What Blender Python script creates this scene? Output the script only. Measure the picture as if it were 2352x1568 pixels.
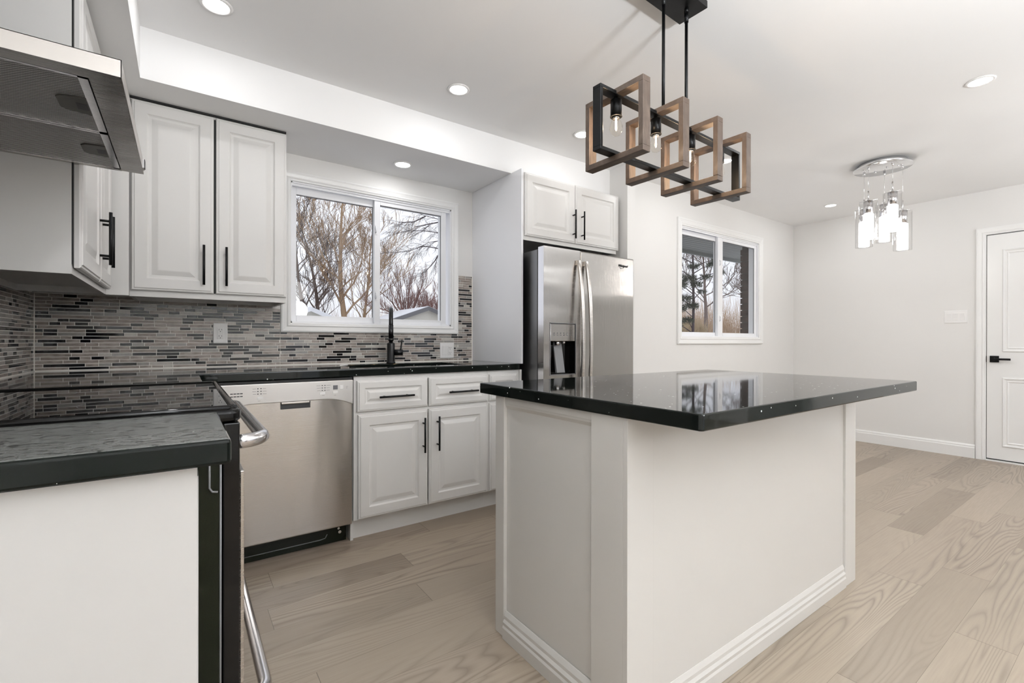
import bpy, bmesh, math, random
from mathutils import Vector, Matrix, Quaternion
PI = math.pi
sc = bpy.context.scene
for o in list(bpy.data.objects): bpy.data.objects.remove(o, do_unlink=True)
COL = sc.collection

# ------------------------------------------------------------------ camera, sky, exposure
CAM = Vector((0.5808, -3.1178, 1.0713))
YAW, PITCH, ROLL, FPX = 0.61722, -0.00112, 0.00191, 1067.8
cd = bpy.data.cameras.new('camera'); cam = bpy.data.objects.new('camera', cd); COL.objects.link(cam)
fwd = Vector((math.sin(YAW)*math.cos(PITCH), math.cos(YAW)*math.cos(PITCH), math.sin(PITCH)))
rt = fwd.cross(Vector((0, 0, 1))).normalized(); up = rt.cross(fwd)
r2 = rt*math.cos(ROLL) + up*math.sin(ROLL); u2 = -rt*math.sin(ROLL) + up*math.cos(ROLL)
cam.matrix_world = Matrix(((r2.x, u2.x, -fwd.x, CAM.x), (r2.y, u2.y, -fwd.y, CAM.y), (r2.z, u2.z, -fwd.z, CAM.z), (0, 0, 0, 1)))
cd.sensor_width = 36; cd.lens = FPX/2352*36; cd.clip_start = 0.02; cd.clip_end = 300
sc.camera = cam
sc.view_settings.view_transform = 'Standard'; sc.view_settings.look = 'None'
sc.view_settings.gamma = 1; sc.view_settings.use_curve_mapping = False
sc.view_settings.exposure = 0.0
cy = sc.cycles
cy.use_denoising = True; cy.max_bounces = 10; cy.diffuse_bounces = 6; cy.glossy_bounces = 6
cy.transmission_bounces = 10; cy.transparent_max_bounces = 16; cy.caustics_reflective = False; cy.caustics_refractive = False
cy.sample_clamp_indirect = 6
w = bpy.data.worlds.new('overcast_sky'); sc.world = w; w.use_nodes = True
nt = w.node_tree; bg = nt.nodes['Background']
tc = nt.nodes.new('ShaderNodeTexCoord'); nz = nt.nodes.new('ShaderNodeTexNoise'); nz.inputs['Scale'].default_value = 3
nz.inputs['Detail'].default_value = 4
rp = nt.nodes.new('ShaderNodeValToRGB')
rp.color_ramp.elements[0].position = .3; rp.color_ramp.elements[0].color = (.80, .82, .90, 1)
rp.color_ramp.elements[1].position = .7; rp.color_ramp.elements[1].color = (.90, .91, .96, 1)
nt.links.new(tc.outputs['Generated'], nz.inputs['Vector']); nt.links.new(nz.outputs['Fac'], rp.inputs['Fac'])
nt.links.new(rp.outputs['Color'], bg.inputs['Color']); bg.inputs['Strength'].default_value = 1.2

FILL_UP_W = (172, 62)   # the two uplights added behind the viewpoint
FILL_GLOBE_W = 34           # the globe light added there
POT_W = 3.3          # watts of one recessed light

# ------------------------------------------------------------------ materials
def srgb(r, g, b):
    f = lambda c: (c/255/12.92) if c/255 <= .04045 else ((c/255+.055)/1.055)**2.4
    return (f(r), f(g), f(b), 1)
class NT:
    def __init__(s, name):
        s.m = bpy.data.materials.new(name); s.m.use_nodes = True; s.t = s.m.node_tree
        s.b = s.t.nodes['Principled BSDF']; s.out = s.t.nodes['Material Output']
    def n(s, typ, **k):
        nd = s.t.nodes.new(typ)
        for a, v in k.items(): setattr(nd, a, v)
        return nd
    def l(s, a, b): s.t.links.new(a, b)
    def math(s, op, a, b=None, c=None):
        nd = s.n('ShaderNodeMath', operation=op)
        for i, v in enumerate((a, b, c)):
            if v is None: continue
            if isinstance(v, (int, float)): nd.inputs[i].default_value = v
            else: s.l(v, nd.inputs[i])
        return nd.outputs[0]
    def mix(s, fac, a, b, mode='MIX'):
        nd = s.n('ShaderNodeMix', data_type='RGBA', blend_type=mode)
        for i, v in ((0, fac), (6, a), (7, b)):
            if isinstance(v, (int, float, tuple)): nd.inputs[i].default_value = v
            else: s.l(v, nd.inputs[i])
        return nd.outputs[2]
    def obj(s, scale=(1, 1, 1)):
        t = s.n('ShaderNodeTexCoord'); mp = s.n('ShaderNodeMapping'); mp.inputs['Scale'].default_value = scale
        s.l(t.outputs['Object'], mp.inputs['Vector']); return mp.outputs[0]
    def pos(s, scale=(1, 1, 1)):
        t = s.n('ShaderNodeNewGeometry'); mp = s.n('ShaderNodeMapping'); mp.inputs['Scale'].default_value = scale
        s.l(t.outputs['Position'], mp.inputs['Vector']); return mp.outputs[0]
    def noise(s, vec, scale, detail=3, rough=.5, dist=0):
        nd = s.n('ShaderNodeTexNoise'); s.l(vec, nd.inputs['Vector'])
        nd.inputs['Scale'].default_value = scale; nd.inputs['Detail'].default_value = detail
        nd.inputs['Roughness'].default_value = rough; nd.inputs['Distortion'].default_value = dist
        return nd.outputs['Fac']
    def ramp(s, fac, *st):
        nd = s.n('ShaderNodeValToRGB'); s.l(fac, nd.inputs['Fac']); e = nd.color_ramp.elements
        while len(e) < len(st): e.new(.5)
        for i, (p, c) in enumerate(st): e[i].position = p; e[i].color = c
        return nd.outputs['Color']
    def bump(s, h, strength, dist=.001):
        nd = s.n('ShaderNodeBump'); nd.inputs['Strength'].default_value = strength; nd.inputs['Distance'].default_value = dist
        s.l(h, nd.inputs['Height']); s.l(nd.outputs[0], s.b.inputs['Normal'])
    def set(s, col=None, rough=None, metal=None, **k):
        if col is not None:
            if isinstance(col, tuple): s.b.inputs['Base Color'].default_value = col
            else: s.l(col, s.b.inputs['Base Color'])
        if rough is not None:
            if isinstance(rough, (int, float)): s.b.inputs['Roughness'].default_value = rough
            else: s.l(rough, s.b.inputs['Roughness'])
        if metal is not None: s.b.inputs['Metallic'].default_value = metal
        for a, v in k.items(): s.b.inputs[a.replace('_', ' ')].default_value = v
        return s
M = {}
def paint(name, col, rough, tex=.05, scale=900):
    n = NT(name); v = n.pos(); f = n.noise(v, scale, 2)
    g = n.noise(v, 3, 2); c = n.mix(g, tuple(x*.985 for x in col[:3])+(1,), tuple(min(1, x*1.015) for x in col[:3])+(1,))
    n.set(c, rough); n.bump(f, tex); M[name] = n.m
paint('wall_paint', srgb(224, 223, 221), .6, .08, 300)
paint('ceiling_paint', srgb(238, 238, 238), .75, .08, 300)
paint('trim_paint', srgb(232, 232, 231), .32, .02)
paint('cabinet_paint_dimmed', srgb(206, 205, 203), .22, .01)  # cabinet paint darkened to offset strong light on the near end panel
paint('cabinet_paint', srgb(217, 216, 214), .34, .02)
paint('island_paint', srgb(212, 210, 206), .14, .01)
paint('vinyl', srgb(236, 237, 240), .3, .01)
paint('plate_plastic', srgb(232, 231, 230), .3, .01)
paint('outdoor_siding', srgb(216, 214, 206), .7, .1)
paint('white_roofing', srgb(236, 238, 243), .8, .2, 20)
paint('grey_shingle', srgb(112, 112, 116), .85, .4, 60)
paint('soffit_board', srgb(132, 137, 136), .6, .05)
paint('mortar_dark', srgb(74, 68, 64), .9, .4)
paint('mortar', srgb(200, 196, 188), .9, .4)

def plain(name, col, rough, metal=0, nscale=400, bump=.03, **k):
    n = NT(name); v = n.obj(); f = n.noise(v, nscale, 3)
    n.set(col, rough, metal, **k); n.bump(f, bump); M[name] = n.m; return n
plain('black_metal', srgb(22, 23, 24), .36, .6)
plain('black_satin', srgb(14, 15, 18), .28, .2)
plain('black_gloss', (.003, .003, .003, 1), .07, 0, 30, .0, IOR=1.36)
plain('hob_glass', (.003, .003, .003, 1), .015, 0, 30, 0, IOR=1.5)
plain('black_enamel', (.005, .007, .003, 1), .2, 0, 25, .02, IOR=1.3)
plain('dark_gap', (.01, .01, .01, 1), .7)
plain('dark_slot', (.02, .02, .022, 1), .5)
plain('chrome', (.84, .84, .85, 1), .16, 1, 50, .005)
plain('rubber', (.02, .02, .02, 1), .8)
plain('print_grey', srgb(92, 92, 96), .5)
plain('plastic_grey', srgb(120, 120, 122), .4)
plain('knob_brown', srgb(62, 26, 22), .35)
plain('granite_sink', (.01, .01, .012, 1), .35, 0, 800, .1)
plain('snow', srgb(240, 243, 250), .9, 0, 6, .3)
plain('dark_door', srgb(60, 46, 38), .4)
plain('grout', srgb(240, 237, 232), .85)
plain('caulk', srgb(238, 235, 228), .5)
plain('bark_grey', srgb(112, 98, 92), .9, 0, 30, .5)
plain('bark_tan', srgb(176, 150, 122), .9, 0, 30, .5)
plain('bark_dark', srgb(74, 62, 66), .9, 0, 30, .5)
plain('twig_red', srgb(138, 100, 92), .9)
plain('needle', srgb(78, 86, 72), .8)
plain('dry_stalk', srgb(190, 170, 138), .85)
plain('brush_tan', srgb(206, 180, 152), .9)

def steel(name, col, rough, axis, wob=0.0, aniso=.0):
    n = NT(name)
    sc3 = {'x': (2, 260, 260), 'z': (260, 260, 2), 'y': (260, 2, 260)}[axis]
    f = n.noise(n.obj(sc3), 3, 3)
    n.set(col, n.math('MULTIPLY_ADD', f, .14, rough-.07), 1)
    h = f
    if wob:
        g = n.noise(n.obj((1.0, 1.0, 4.0) if axis == 'z' else (5, 5, 1.2)), 1.0, 1.5, .4); h = n.math('MULTIPLY_ADD', g, wob, n.math('MULTIPLY', f, .02))
        n.bump(h, 1.0, .01)
    else: n.bump(h, .06, .001)
    M[name] = n.m
steel('steel', (.58, .55, .52, 1), .26, 'x')
steel('steel_door', (.56, .53, .50, 1), .20, 'x', 1.5)
steel('fridge_steel', (.37, .352, .335, 1), .18, 'z', 2.0)
steel('fridge_side', (.25, .25, .255, 1), .40, 'z')
steel('hood_steel', (.58, .55, .52, 1), .34, 'x')
steel('steel_bright', (.72, .71, .72, 1), .18, 'x')
steel('hood_dark_steel', (.52, .50, .48, 1), .26, 'x', .5)
plain('latch_grey', srgb(84, 82, 78), .45, .5)
steel('dishwasher_panel', (.60, .585, .57, 1), .38, 'x')

# hood filter: fine diagonal mesh
n = NT('filter_mesh'); v = n.pos((1, 1, 1))
sx = n.n('ShaderNodeSeparateXYZ'); n.l(v, sx.inputs[0])
a_ = n.math('MULTIPLY', n.math('ADD', n.math('MULTIPLY', sx.outputs[0], .35), sx.outputs[1]), 2*PI/.0085)
h_ = n.math('ADD', n.math('MULTIPLY', n.math('SINE', a_), .5), .5)
b_ = n.math('MULTIPLY', n.math('SUBTRACT', sx.outputs[0], n.math('MULTIPLY', sx.outputs[1], .3)), 2*PI/.0045)
h2 = n.math('ADD', n.math('MULTIPLY', n.math('SINE', b_), .5), .5)
n.set(n.mix(h_, (.14, .14, .14, 1), n.mix(h2, (.66, .66, .65, 1), (.85, .85, .84, 1))), .42, .7)
n.bump(h_, .8, .003); M['filter_mesh'] = n.m

# black quartz with sparkle
def quartz(name, base, rough):
    n = NT(name); v = n.pos()
    vo = n.n('ShaderNodeTexVoronoi'); vo.inputs['Scale'].default_value = 62; n.l(v, vo.inputs['Vector'])
    wn = n.n('ShaderNodeTexWhiteNoise'); n.l(vo.outputs['Position'], wn.inputs['Vector'])
    keep = n.math('GREATER_THAN', wn.outputs['Value'], .86)
    dot = n.math('LESS_THAN', vo.outputs['Distance'], n.math('MULTIPLY_ADD', n.math('SUBTRACT', wn.outputs['Value'], .86), .8, .09))
    fac = n.math('MULTIPLY', keep, dot)
    fine = n.noise(v, 700, 2); fc = n.math('GREATER_THAN', fine, .70)
    c = n.mix(n.math('MULTIPLY', fc, .35), base, (.06, .065, .06, 1))
    n.set(n.mix(fac, c, (.85, .88, .86, 1)), rough, 0, IOR=1.38); M[name] = n.m
quartz('quartz', (.006, .008, .007, 1), .045)
# near worktop: same stone, its top paled by dust and a painted-in reflection
n = NT('quartz_sheen_top'); v = n.pos()
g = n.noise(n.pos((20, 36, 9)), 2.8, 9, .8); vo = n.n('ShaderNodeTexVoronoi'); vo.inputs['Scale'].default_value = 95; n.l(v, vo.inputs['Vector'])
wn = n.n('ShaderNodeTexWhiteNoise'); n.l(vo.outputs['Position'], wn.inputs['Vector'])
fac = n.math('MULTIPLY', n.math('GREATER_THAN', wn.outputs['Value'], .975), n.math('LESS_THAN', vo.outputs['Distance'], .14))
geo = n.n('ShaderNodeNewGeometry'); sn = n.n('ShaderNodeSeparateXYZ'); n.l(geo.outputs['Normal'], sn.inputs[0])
sheen_film = n.math('MULTIPLY', n.math('GREATER_THAN', sn.outputs[2], .9), n.ramp(g, (.52, (1, 1, 1, 1)), (.59, (.1, .1, .1, 1))))      # fine dust on the top, with the tile reflection's brightness painted in
n.set(n.mix(fac, n.mix(sheen_film, (.004, .006, .005, 1), (.15, .155, .148, 1)), (.8, .85, .8, 1)), n.math('MULTIPLY_ADD', sheen_film, .16, .07), 0, IOR=1.33)
M['quartz_sheen_top'] = n.m

# floor planks, running along X
n = NT('floor_planks'); v = n.pos(); s3 = n.n('ShaderNodeSeparateXYZ'); n.l(v, s3.inputs[0])
PW, PL = .162, 1.22
ry = n.math('DIVIDE', n.math('ADD', s3.outputs[1], 20-.002), PW); row = n.math('FLOOR', ry); fy = n.math('FRACT', ry)
w1 = n.n('ShaderNodeTexWhiteNoise', noise_dimensions='1D'); n.l(row, w1.inputs['W'])
rx = n.math('DIVIDE', n.math('ADD', n.math('ADD', s3.outputs[0], 20), n.math('MULTIPLY', w1.outputs['Value'], PL)), PL)
colm = n.math('FLOOR', rx); fx = n.math('FRACT', rx)
cv = n.n('ShaderNodeCombineXYZ'); n.l(row, cv.inputs[0]); n.l(colm, cv.inputs[1])
w2 = n.n('ShaderNodeTexWhiteNoise', noise_dimensions='3D'); n.l(cv.outputs[0], w2.inputs['Vector'])
rnd = w2.outputs['Value']
off = n.n('ShaderNodeVectorMath', operation='SCALE'); n.l(w2.outputs['Color'], off.inputs[0]); off.inputs['Scale'].default_value = 37
vv = n.n('ShaderNodeVectorMath', operation='ADD'); n.l(v, vv.inputs[0]); n.l(off.outputs[0], vv.inputs[1])
mp = n.n('ShaderNodeMapping'); mp.inputs['Scale'].default_value = (.62, 5.6, 1); n.l(vv.outputs[0], mp.inputs['Vector'])
big = n.noise(mp.outputs[0], 1.0, 2.0, .35, .35)
ring = n.math('FRACT', n.math('MULTIPLY', big, 26))
ringl = n.math('POWER', n.math('ABSOLUTE', n.math('MULTIPLY_ADD', ring, 2, -1)), 2.4)
mp2 = n.n('ShaderNodeMapping'); mp2.inputs['Scale'].default_value = (7, 150, 1); n.l(vv.outputs[0], mp2.inputs['Vector'])
fine = n.noise(mp2.outputs[0], 1.0, 4, .6, .1)
patch = n.noise(mp.outputs[0], .8, 2)
strg = n.ramp(n.noise(mp.outputs[0], .45, 1), (.42, (.05, .05, .05, 1)), (.64, (1, 1, 1, 1)))
base = n.ramp(rnd, (0, srgb(126, 112, 98)), (.35, srgb(156, 143, 127)), (.7, srgb(170, 156, 139)), (1, srgb(140, 125, 111)))
c1 = n.mix(n.math('MULTIPLY', n.math('MULTIPLY', ringl, strg), .75), base, srgb(88, 76, 67))
c2 = n.mix(n.math('MULTIPLY', fine, .42), c1, srgb(112, 99, 87))
c3 = n.mix(n.math('MULTIPLY', patch, .25), c2, srgb(188, 175, 158))
seam = n.math('MAXIMUM', n.math('MAXIMUM', n.math('LESS_THAN', fx, .0011), n.math('GREATER_THAN', fx, .9992)),
              n.math('MULTIPLY', n.math('LESS_THAN', fy, .006), 1.0))
c4 = n.mix(n.math('MULTIPLY', seam, .65), c3, srgb(70, 60, 52))
n.set(c4, n.math('MULTIPLY_ADD', fine, .12, .34)); n.bump(n.math('SUBTRACT', n.math('MULTIPLY', fine, .25), n.math('MULTIPLY', seam, 1)), .15, .001)
M['floor_planks'] = n.m

# wood of the pendant frames
n = NT('barn_wood'); v = n.obj((1, 1, 1))
mp = n.n('ShaderNodeMapping'); mp.inputs['Scale'].default_value = (60, 14, 14); n.l(v, mp.inputs['Vector'])
f = n.noise(mp.outputs[0], 1, 5, .65, .6); g = n.noise(v, 22, 3)
c = n.ramp(f, (.25, srgb(40, 30, 25)), (.5, srgb(74, 58, 47)), (.75, srgb(104, 88, 76)))
n.set(n.mix(n.math('MULTIPLY', g, .35), c, srgb(118, 106, 94)), .5); n.bump(f, .25, .001); M['barn_wood'] = n.m

def glass(name, rough=0.0, tint=(1, 1, 1, 1)):
    n = NT(name); gl = n.n('ShaderNodeBsdfGlossy'); gl.inputs['Roughness'].default_value = rough
    tr = n.n('ShaderNodeBsdfTransparent'); tr.inputs['Color'].default_value = tint
    fr = n.n('ShaderNodeFresnel'); fr.inputs['IOR'].default_value = 1.45
    geo = n.n('ShaderNodeNewGeometry')
    fac = n.math('MULTIPLY', fr.outputs[0], n.math('SUBTRACT', 1, geo.outputs['Backfacing']))   # outer face of the sheet only
    mx = n.n('ShaderNodeMixShader'); n.l(fac, mx.inputs[0]); n.l(tr.outputs[0], mx.inputs[1]); n.l(gl.outputs[0], mx.inputs[2])
    n.l(mx.outputs[0], n.out.inputs['Surface']); M[name] = n.m
glass('pane_glass', 0, (.985, .99, .99, 1)); glass('clear_glass', 0, (.99, .99, .99, 1)); glass('bulb_glass', 0, (1, .985, .96, 1))
def emit(name, col, st, tex=False):
    n = NT(name); n.set((.8, .8, .8, 1), .4); n.b.inputs['Emission Color'].default_value = col
    if tex:
        vo = n.n('ShaderNodeTexVoronoi'); vo.inputs['Scale'].default_value = 60; n.l(n.pos((1, 1, .6)), vo.inputs['Vector'])
        e = n.math('MULTIPLY_ADD', n.math('GREATER_THAN', vo.outputs['Distance'], .32), st*.75, st*.30)
        n.l(e, n.b.inputs['Emission Strength'])
    else: n.b.inputs['Emission Strength'].default_value = st
    M[name] = n.m
emit('pot_lens', (1, .98, .96, 1), 9); emit('crystal_lit', (1, .98, .96, 1), 5, True); emit('filament', (1, .62, .3, 1), 60)

# brick with no image: dark exterior brick
n = NT('brick'); f = n.noise(n.pos(), 12, 3); n.set(n.ramp(f, (.3, srgb(52, 40, 38)), (.7, srgb(84, 66, 60))), .85); n.bump(f, .4, .004); M['brick'] = n.m
n = NT('lawn'); f = n.noise(n.pos(), 1.2, 5, .7)
n.set(n.ramp(f, (.4, srgb(150, 140, 110)), (.55, srgb(236, 238, 244))), .95); n.bump(f, .4, .02); M['lawn'] = n.m
# mosaic tiles
def tile(name, a, b, rough, streak):
    n = NT(name); t = n.n('ShaderNodeObjectInfo'); v = n.pos((14, 14, 60) if streak else (40, 40, 40)); f = n.noise(v, 1.5, 3, .6, .4)
    n.set(n.ramp(f, (.35, a), (.65, b)), rough); M[name] = n.m
tile('tile_black', (.006, .006, .007, 1), (.012, .012, .014, 1), .06, 0)
tile('tile_stone', srgb(122, 112, 105), srgb(172, 162, 153), .32, 1)
tile('tile_brown', srgb(118, 107, 100), srgb(158, 147, 139), .30, 1)
tile('tile_grey', srgb(146, 143, 139), srgb(158, 155, 150), .12, 0)
tile('tile_light', srgb(178, 173, 167), srgb(192, 187, 180), .14, 0)

# ------------------------------------------------------------------ mesh building
class MB:
    def __init__(s): s.v = []; s.f = []; s.mi = []; s.sm = []
    def add(s, vs, fs, mi=0, sm=False, mat=None):
        o = len(s.v)
        for p in vs:
            p = Vector(p); s.v.append(tuple(mat @ p if mat else p))
        for f in fs: s.f.append([i+o for i in f]); s.mi.append(mi); s.sm.append(sm)
        return s
    def box(s, x0, x1, y0, y1, z0, z1, mi=0, mat=None):
        v = [(x, y, z) for z in (z0, z1) for y in (y0, y1) for x in (x0, x1)]
        return s.add(v, [(0, 2, 3, 1), (4, 5, 7, 6), (0, 1, 5, 4), (2, 6, 7, 3), (0, 4, 6, 2), (1, 3, 7, 5)], mi, False, mat)
    def prism(s, poly, h0, h1, axis='z', mi=0, sm=False):
        n = len(poly)
        def pt(a, b, h): return {'z': (a, b, h), 'y': (a, h, b), 'x': (h, a, b)}[axis]
        v = [pt(a, b, h0) for a, b in poly] + [pt(a, b, h1) for a, b in poly]
        s.add(v, [list(range(n))[::-1], list(range(n, 2*n))], mi)
        o = len(s.v)-2*n
        for i in range(n):
            j = (i+1) % n; s.f.append([o+i, o+j, o+n+j, o+n+i]); s.mi.append(mi); s.sm.append(sm)
        return s
    def cyl(s, p0, p1, r0, r1=None, seg=20, mi=0, caps=True, sm=True):
        r1 = r0 if r1 is None else r1; p0 = Vector(p0); p1 = Vector(p1); d = (p1-p0).normalized()
        a = d.orthogonal().normalized(); b = d.cross(a); v = []
        for p, r in ((p0, r0), (p1, r1)):
            for i in range(seg):
                t = 2*PI*i/seg; v.append(p+a*(r*math.cos(t))+b*(r*math.sin(t)))
        o = len(s.v); s.v += [tuple(q) for q in v]
        for i in range(seg):
            j = (i+1) % seg; s.f.append([o+i, o+j, o+seg+j, o+seg+i]); s.mi.append(mi); s.sm.append(sm)
        if caps:
            s.f.append([o+i for i in range(seg)][::-1]); s.f.append([o+seg+i for i in range(seg)]); s.mi += [mi, mi]; s.sm += [False, False]
        return s
    def tube(s, pts, rs, seg=12, mi=0, caps=True, flat=1.0, upv=None):
        pts = [Vector(p) for p in pts]; rs = [rs]*len(pts) if isinstance(rs, (int, float)) else rs
        rings = []; a = None
        for i, p in enumerate(pts):
            d = (pts[min(i+1, len(pts)-1)]-pts[max(i-1, 0)])
            d = d.normalized() if d.length > 1e-9 else Vector((0, 0, 1))
            if upv is not None: a = (Vector(upv)-d*d.dot(Vector(upv))).normalized()
            elif a is None: a = d.orthogonal().normalized()
            else:
                a = a-d*a.dot(d); a = a.normalized() if a.length > 1e-6 else d.orthogonal().normalized()
            b = d.cross(a); o = len(s.v)
            for k in range(seg):
                t = 2*PI*(k+.5)/seg; s.v.append(tuple(p+a*(rs[i]*math.cos(t))+b*(rs[i]*flat*math.sin(t))))
            rings.append(o)
        for r_, q in zip(rings, rings[1:]):
            for k in range(seg):
                j = (k+1) % seg; s.f.append([r_+k, r_+j, q+j, q+k]); s.mi.append(mi); s.sm.append(True)
        if caps:
            s.f.append([rings[0]+k for k in range(seg)][::-1]); s.f.append([rings[-1]+k for k in range(seg)]); s.mi += [mi, mi]; s.sm += [False, False]
        return s
    def lathe(s, prof, c=(0, 0, 0), seg=28, mi=0, sy=1.0):
        c = Vector(c); o = len(s.v); n = len(prof)
        for r, z in prof:
            for k in range(seg):
                t = 2*PI*k/seg; s.v.append((c.x+r*math.cos(t), c.y+r*sy*math.sin(t), c.z+z))
        for i in range(n-1):
            for k in range(seg):
                j = (k+1) % seg; s.f.append([o+i*seg+k, o+i*seg+j, o+(i+1)*seg+j, o+(i+1)*seg+k]); s.mi.append(mi); s.sm.append(True)
        if prof[0][0] > 1e-4: s.f.append([o+k for k in range(seg)][::-1]); s.mi.append(mi); s.sm.append(False)
        if prof[-1][0] > 1e-4: s.f.append([o+(n-1)*seg+k for k in range(seg)]); s.mi.append(mi); s.sm.append(False)
        return s
    def rings(s, x0, x1, z0, z1, prof, back, mi=0):
        """nested rectangles facing -y: prof = (inset, y)"""
        rs = []
        def rect(i, y):
            o = len(s.v); s.v += [(x0+i, y, z0+i), (x1-i, y, z0+i), (x1-i, y, z1-i), (x0+i, y, z1-i)]; return o
        rs = [rect(0, back)] + [rect(i, y) for i, y in prof]
        for a, b in zip(rs, rs[1:]):
            for k in range(4):
                j = (k+1) % 4; s.f.append([a+k, a+j, b+j, b+k]); s.mi.append(mi); s.sm.append(False)
        s.f.append([rs[-1]+k for k in range(4)]); s.mi.append(mi); s.sm.append(False)
        s.f.append([rs[0]+k for k in range(4)][::-1]); s.mi.append(mi); s.sm.append(False)
        return s
    def build(s, name, mats, parent=None, bevel=0, loc=None, rz=0, seg=2, solid=True):
        me = bpy.data.meshes.new(name); me.from_pydata(s.v, [], s.f)
        for mm in ([mats] if isinstance(mats, str) else mats): me.materials.append(M[mm])
        me.polygons.foreach_set('material_index', s.mi); me.polygons.foreach_set('use_smooth', s.sm)
        me.update()
        if len(s.f) < 20000:
            bm = bmesh.new(); bm.from_mesh(me); bmesh.ops.recalc_face_normals(bm, faces=bm.faces); bm.to_mesh(me); bm.free()
        o = bpy.data.objects.new(name, me); COL.objects.link(o)
        if parent: o.parent = parent
        if loc is not None: o.location = loc
        o.rotation_euler = (0, 0, rz)
        if bevel:
            b = o.modifiers.new('bevel', 'BEVEL'); b.width = bevel; b.segments = seg; b.limit_method = 'ANGLE'; b.angle_limit = math.radians(40)
        return o
def tag(o, label, cat, group=None, kind=None):
    if label: o['label'] = label
    if cat: o['category'] = cat
    if group: o['group'] = group
    if kind: o['kind'] = kind
    return o
def thing(name, label, cat, loc=(0, 0, 0), rz=0, group=None):
    o = bpy.data.objects.new(name, None); COL.objects.link(o); o.location = loc; o.rotation_euler = (0, 0, rz); o.empty_display_size = .1
    return tag(o, label, cat, group)
def struct(o): o['kind'] = 'structure'; return o
def copy_tree(o, parent=None):
    c = o.copy(); COL.objects.link(c); c.parent = parent
    for ch in list(o.children): copy_tree(ch, c)
    return c
def B(x0, x1, y0, y1, z0, z1): return MB().box(x0, x1, y0, y1, z0, z1)

# ------------------------------------------------------------------ room shell
H = 2.443; XR = 6.535; YD = -.535; YB = -5.6; CH = .921; CB = .8815
struct(B(-.2, XR+.2, YB-.2, .2, -.1, 0).build('floor', 'floor_planks'))
struct(B(-.2, XR+.2, YB-.2, .2, H, H+.12).build('ceiling', 'ceiling_paint'))
struct(B(-.15, 0, YB, .0, 0, H).build('wall_left', 'wall_paint'))
W1 = (1.125, 2.228, 1.180, 2.052)      # kitchen window opening x0 x1 z0 z1
W2 = (4.318, 5.712, 1.115, 2.135)      # dining window opening
def wall_hole(name, x0, x1, y0, y1, hx0, hx1, hz0, hz1, m='wall_paint'):
    b = MB(); b.box(x0, hx0, y0, y1, 0, H); b.box(hx1, x1, y0, y1, 0, H); b.box(hx0, hx1, y0, y1, 0, hz0); b.box(hx0, hx1, y0, y1, hz1, H)
    return struct(b.build(name, m))
wall_hole('wall_back', -.15, 3.40, 0, .18, *W1)
wall_hole('wall_dining', 3.40, XR, YD, YD+.105, *W2)
struct(B(3.384, 3.474, -.705, 0.18, 0, H).build('wall_stub', 'wall_paint'))
# right wall with door opening
DY0, DY1, DZ = -2.995, -2.172, 2.036
b = MB(); b.box(XR, XR+.15, DY1+.004, YD+.18, 0, H); b.box(XR, XR+.15, YB, -5.06, 0, H); b.box(XR, XR+.15, -4.30, DY0-.004, 0, H); b.box(XR, XR+.15, -5.06, -4.30, 2.05, H); b.box(XR, XR+.15, DY0-.004, DY1+.004, DZ+.004, H)
struct(b.build('wall_right', 'wall_paint'))
# wall behind the camera with a glazed patio door that lets daylight in
PX0, PX1, PZ = 2.00, 3.22, 2.08
b = MB(); b.box(-.15, PX0, YB-.15, YB, 0, H); b.box(PX1, 4.1, YB-.15, YB, 0, H); b.box(6.1, XR+.15, YB-.15, YB, 0, H); b.box(4.1, 6.1, YB-.15, YB, 0, .75); b.box(4.1, 6.1, YB-.15, YB, 2.15, H); b.box(PX0, PX1, YB-.15, YB, PZ, H)
struct(b.build('wall_front', 'wall_paint'))
pd = struct(MB().box(PX0, PX0+.04, YB-.12, YB-.02, 0, PZ).box(PX1-.04, PX1, YB-.12, YB-.02, 0, PZ).box(PX0+.04, PX1-.04, YB-.12, YB-.02, PZ-.04, PZ).box(2.42, 2.47, YB-.12, YB-.02, 0, PZ-.04)
    .box(PX0+.04, 2.42, YB-.12, YB-.02, 0, .06).build('door_2', 'vinyl'))
B(PX0+.04, 2.42, YB-.075, YB-.065, .06, PZ-.04).build('glass', 'pane_glass', pd)
B(2.47, PX1-.04, YB-.09, YB-.045, .01, PZ-.04).build('door_slab', 'dark_door', pd)
# unseen window further right, added to bring in more daylight
W3 = (4.1, 6.1, .75, 2.15)
w3 = struct(MB().box(W3[0], W3[0]+.05, YB-.12, YB-.02, W3[2], W3[3]).box(W3[1]-.05, W3[1], YB-.12, YB-.02, W3[2], W3[3]).box(W3[0]+.05, W3[1]-.05, YB-.12, YB-.02, W3[2], W3[2]+.05).box(W3[0]+.05, W3[1]-.05, YB-.12, YB-.02, W3[3]-.05, W3[3]).build('added_window_3', 'vinyl'))
B(W3[0]+.05, W3[1]-.05, YB-.075, YB-.065, W3[2]+.05, W3[3]-.05).build('pane', 'pane_glass', w3)
# unlit hallway opening in the right wall behind the camera
struct(MB().box(XR+.15, XR+1.6, -5.11, -5.06, 0, H).box(XR+.15, XR+1.6, -4.30, -4.25, 0, H).box(XR+1.6, XR+1.65, -5.11, -4.25, 0, H).box(XR+.15, XR+1.65, -5.11, -4.25, H, H+.05).box(XR+.15, XR+1.65, -5.11, -4.25, -.1, 0).build('wall_hall', 'wall_paint'))
# soffits
SZ = 2.2176
b = MB(); b.box(0, 3.384, -.521, 0, SZ, H); b.box(0, .4303, -3.4, -.521, SZ, H)
struct(b.build('ceiling_soffit', 'ceiling_paint'))

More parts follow.
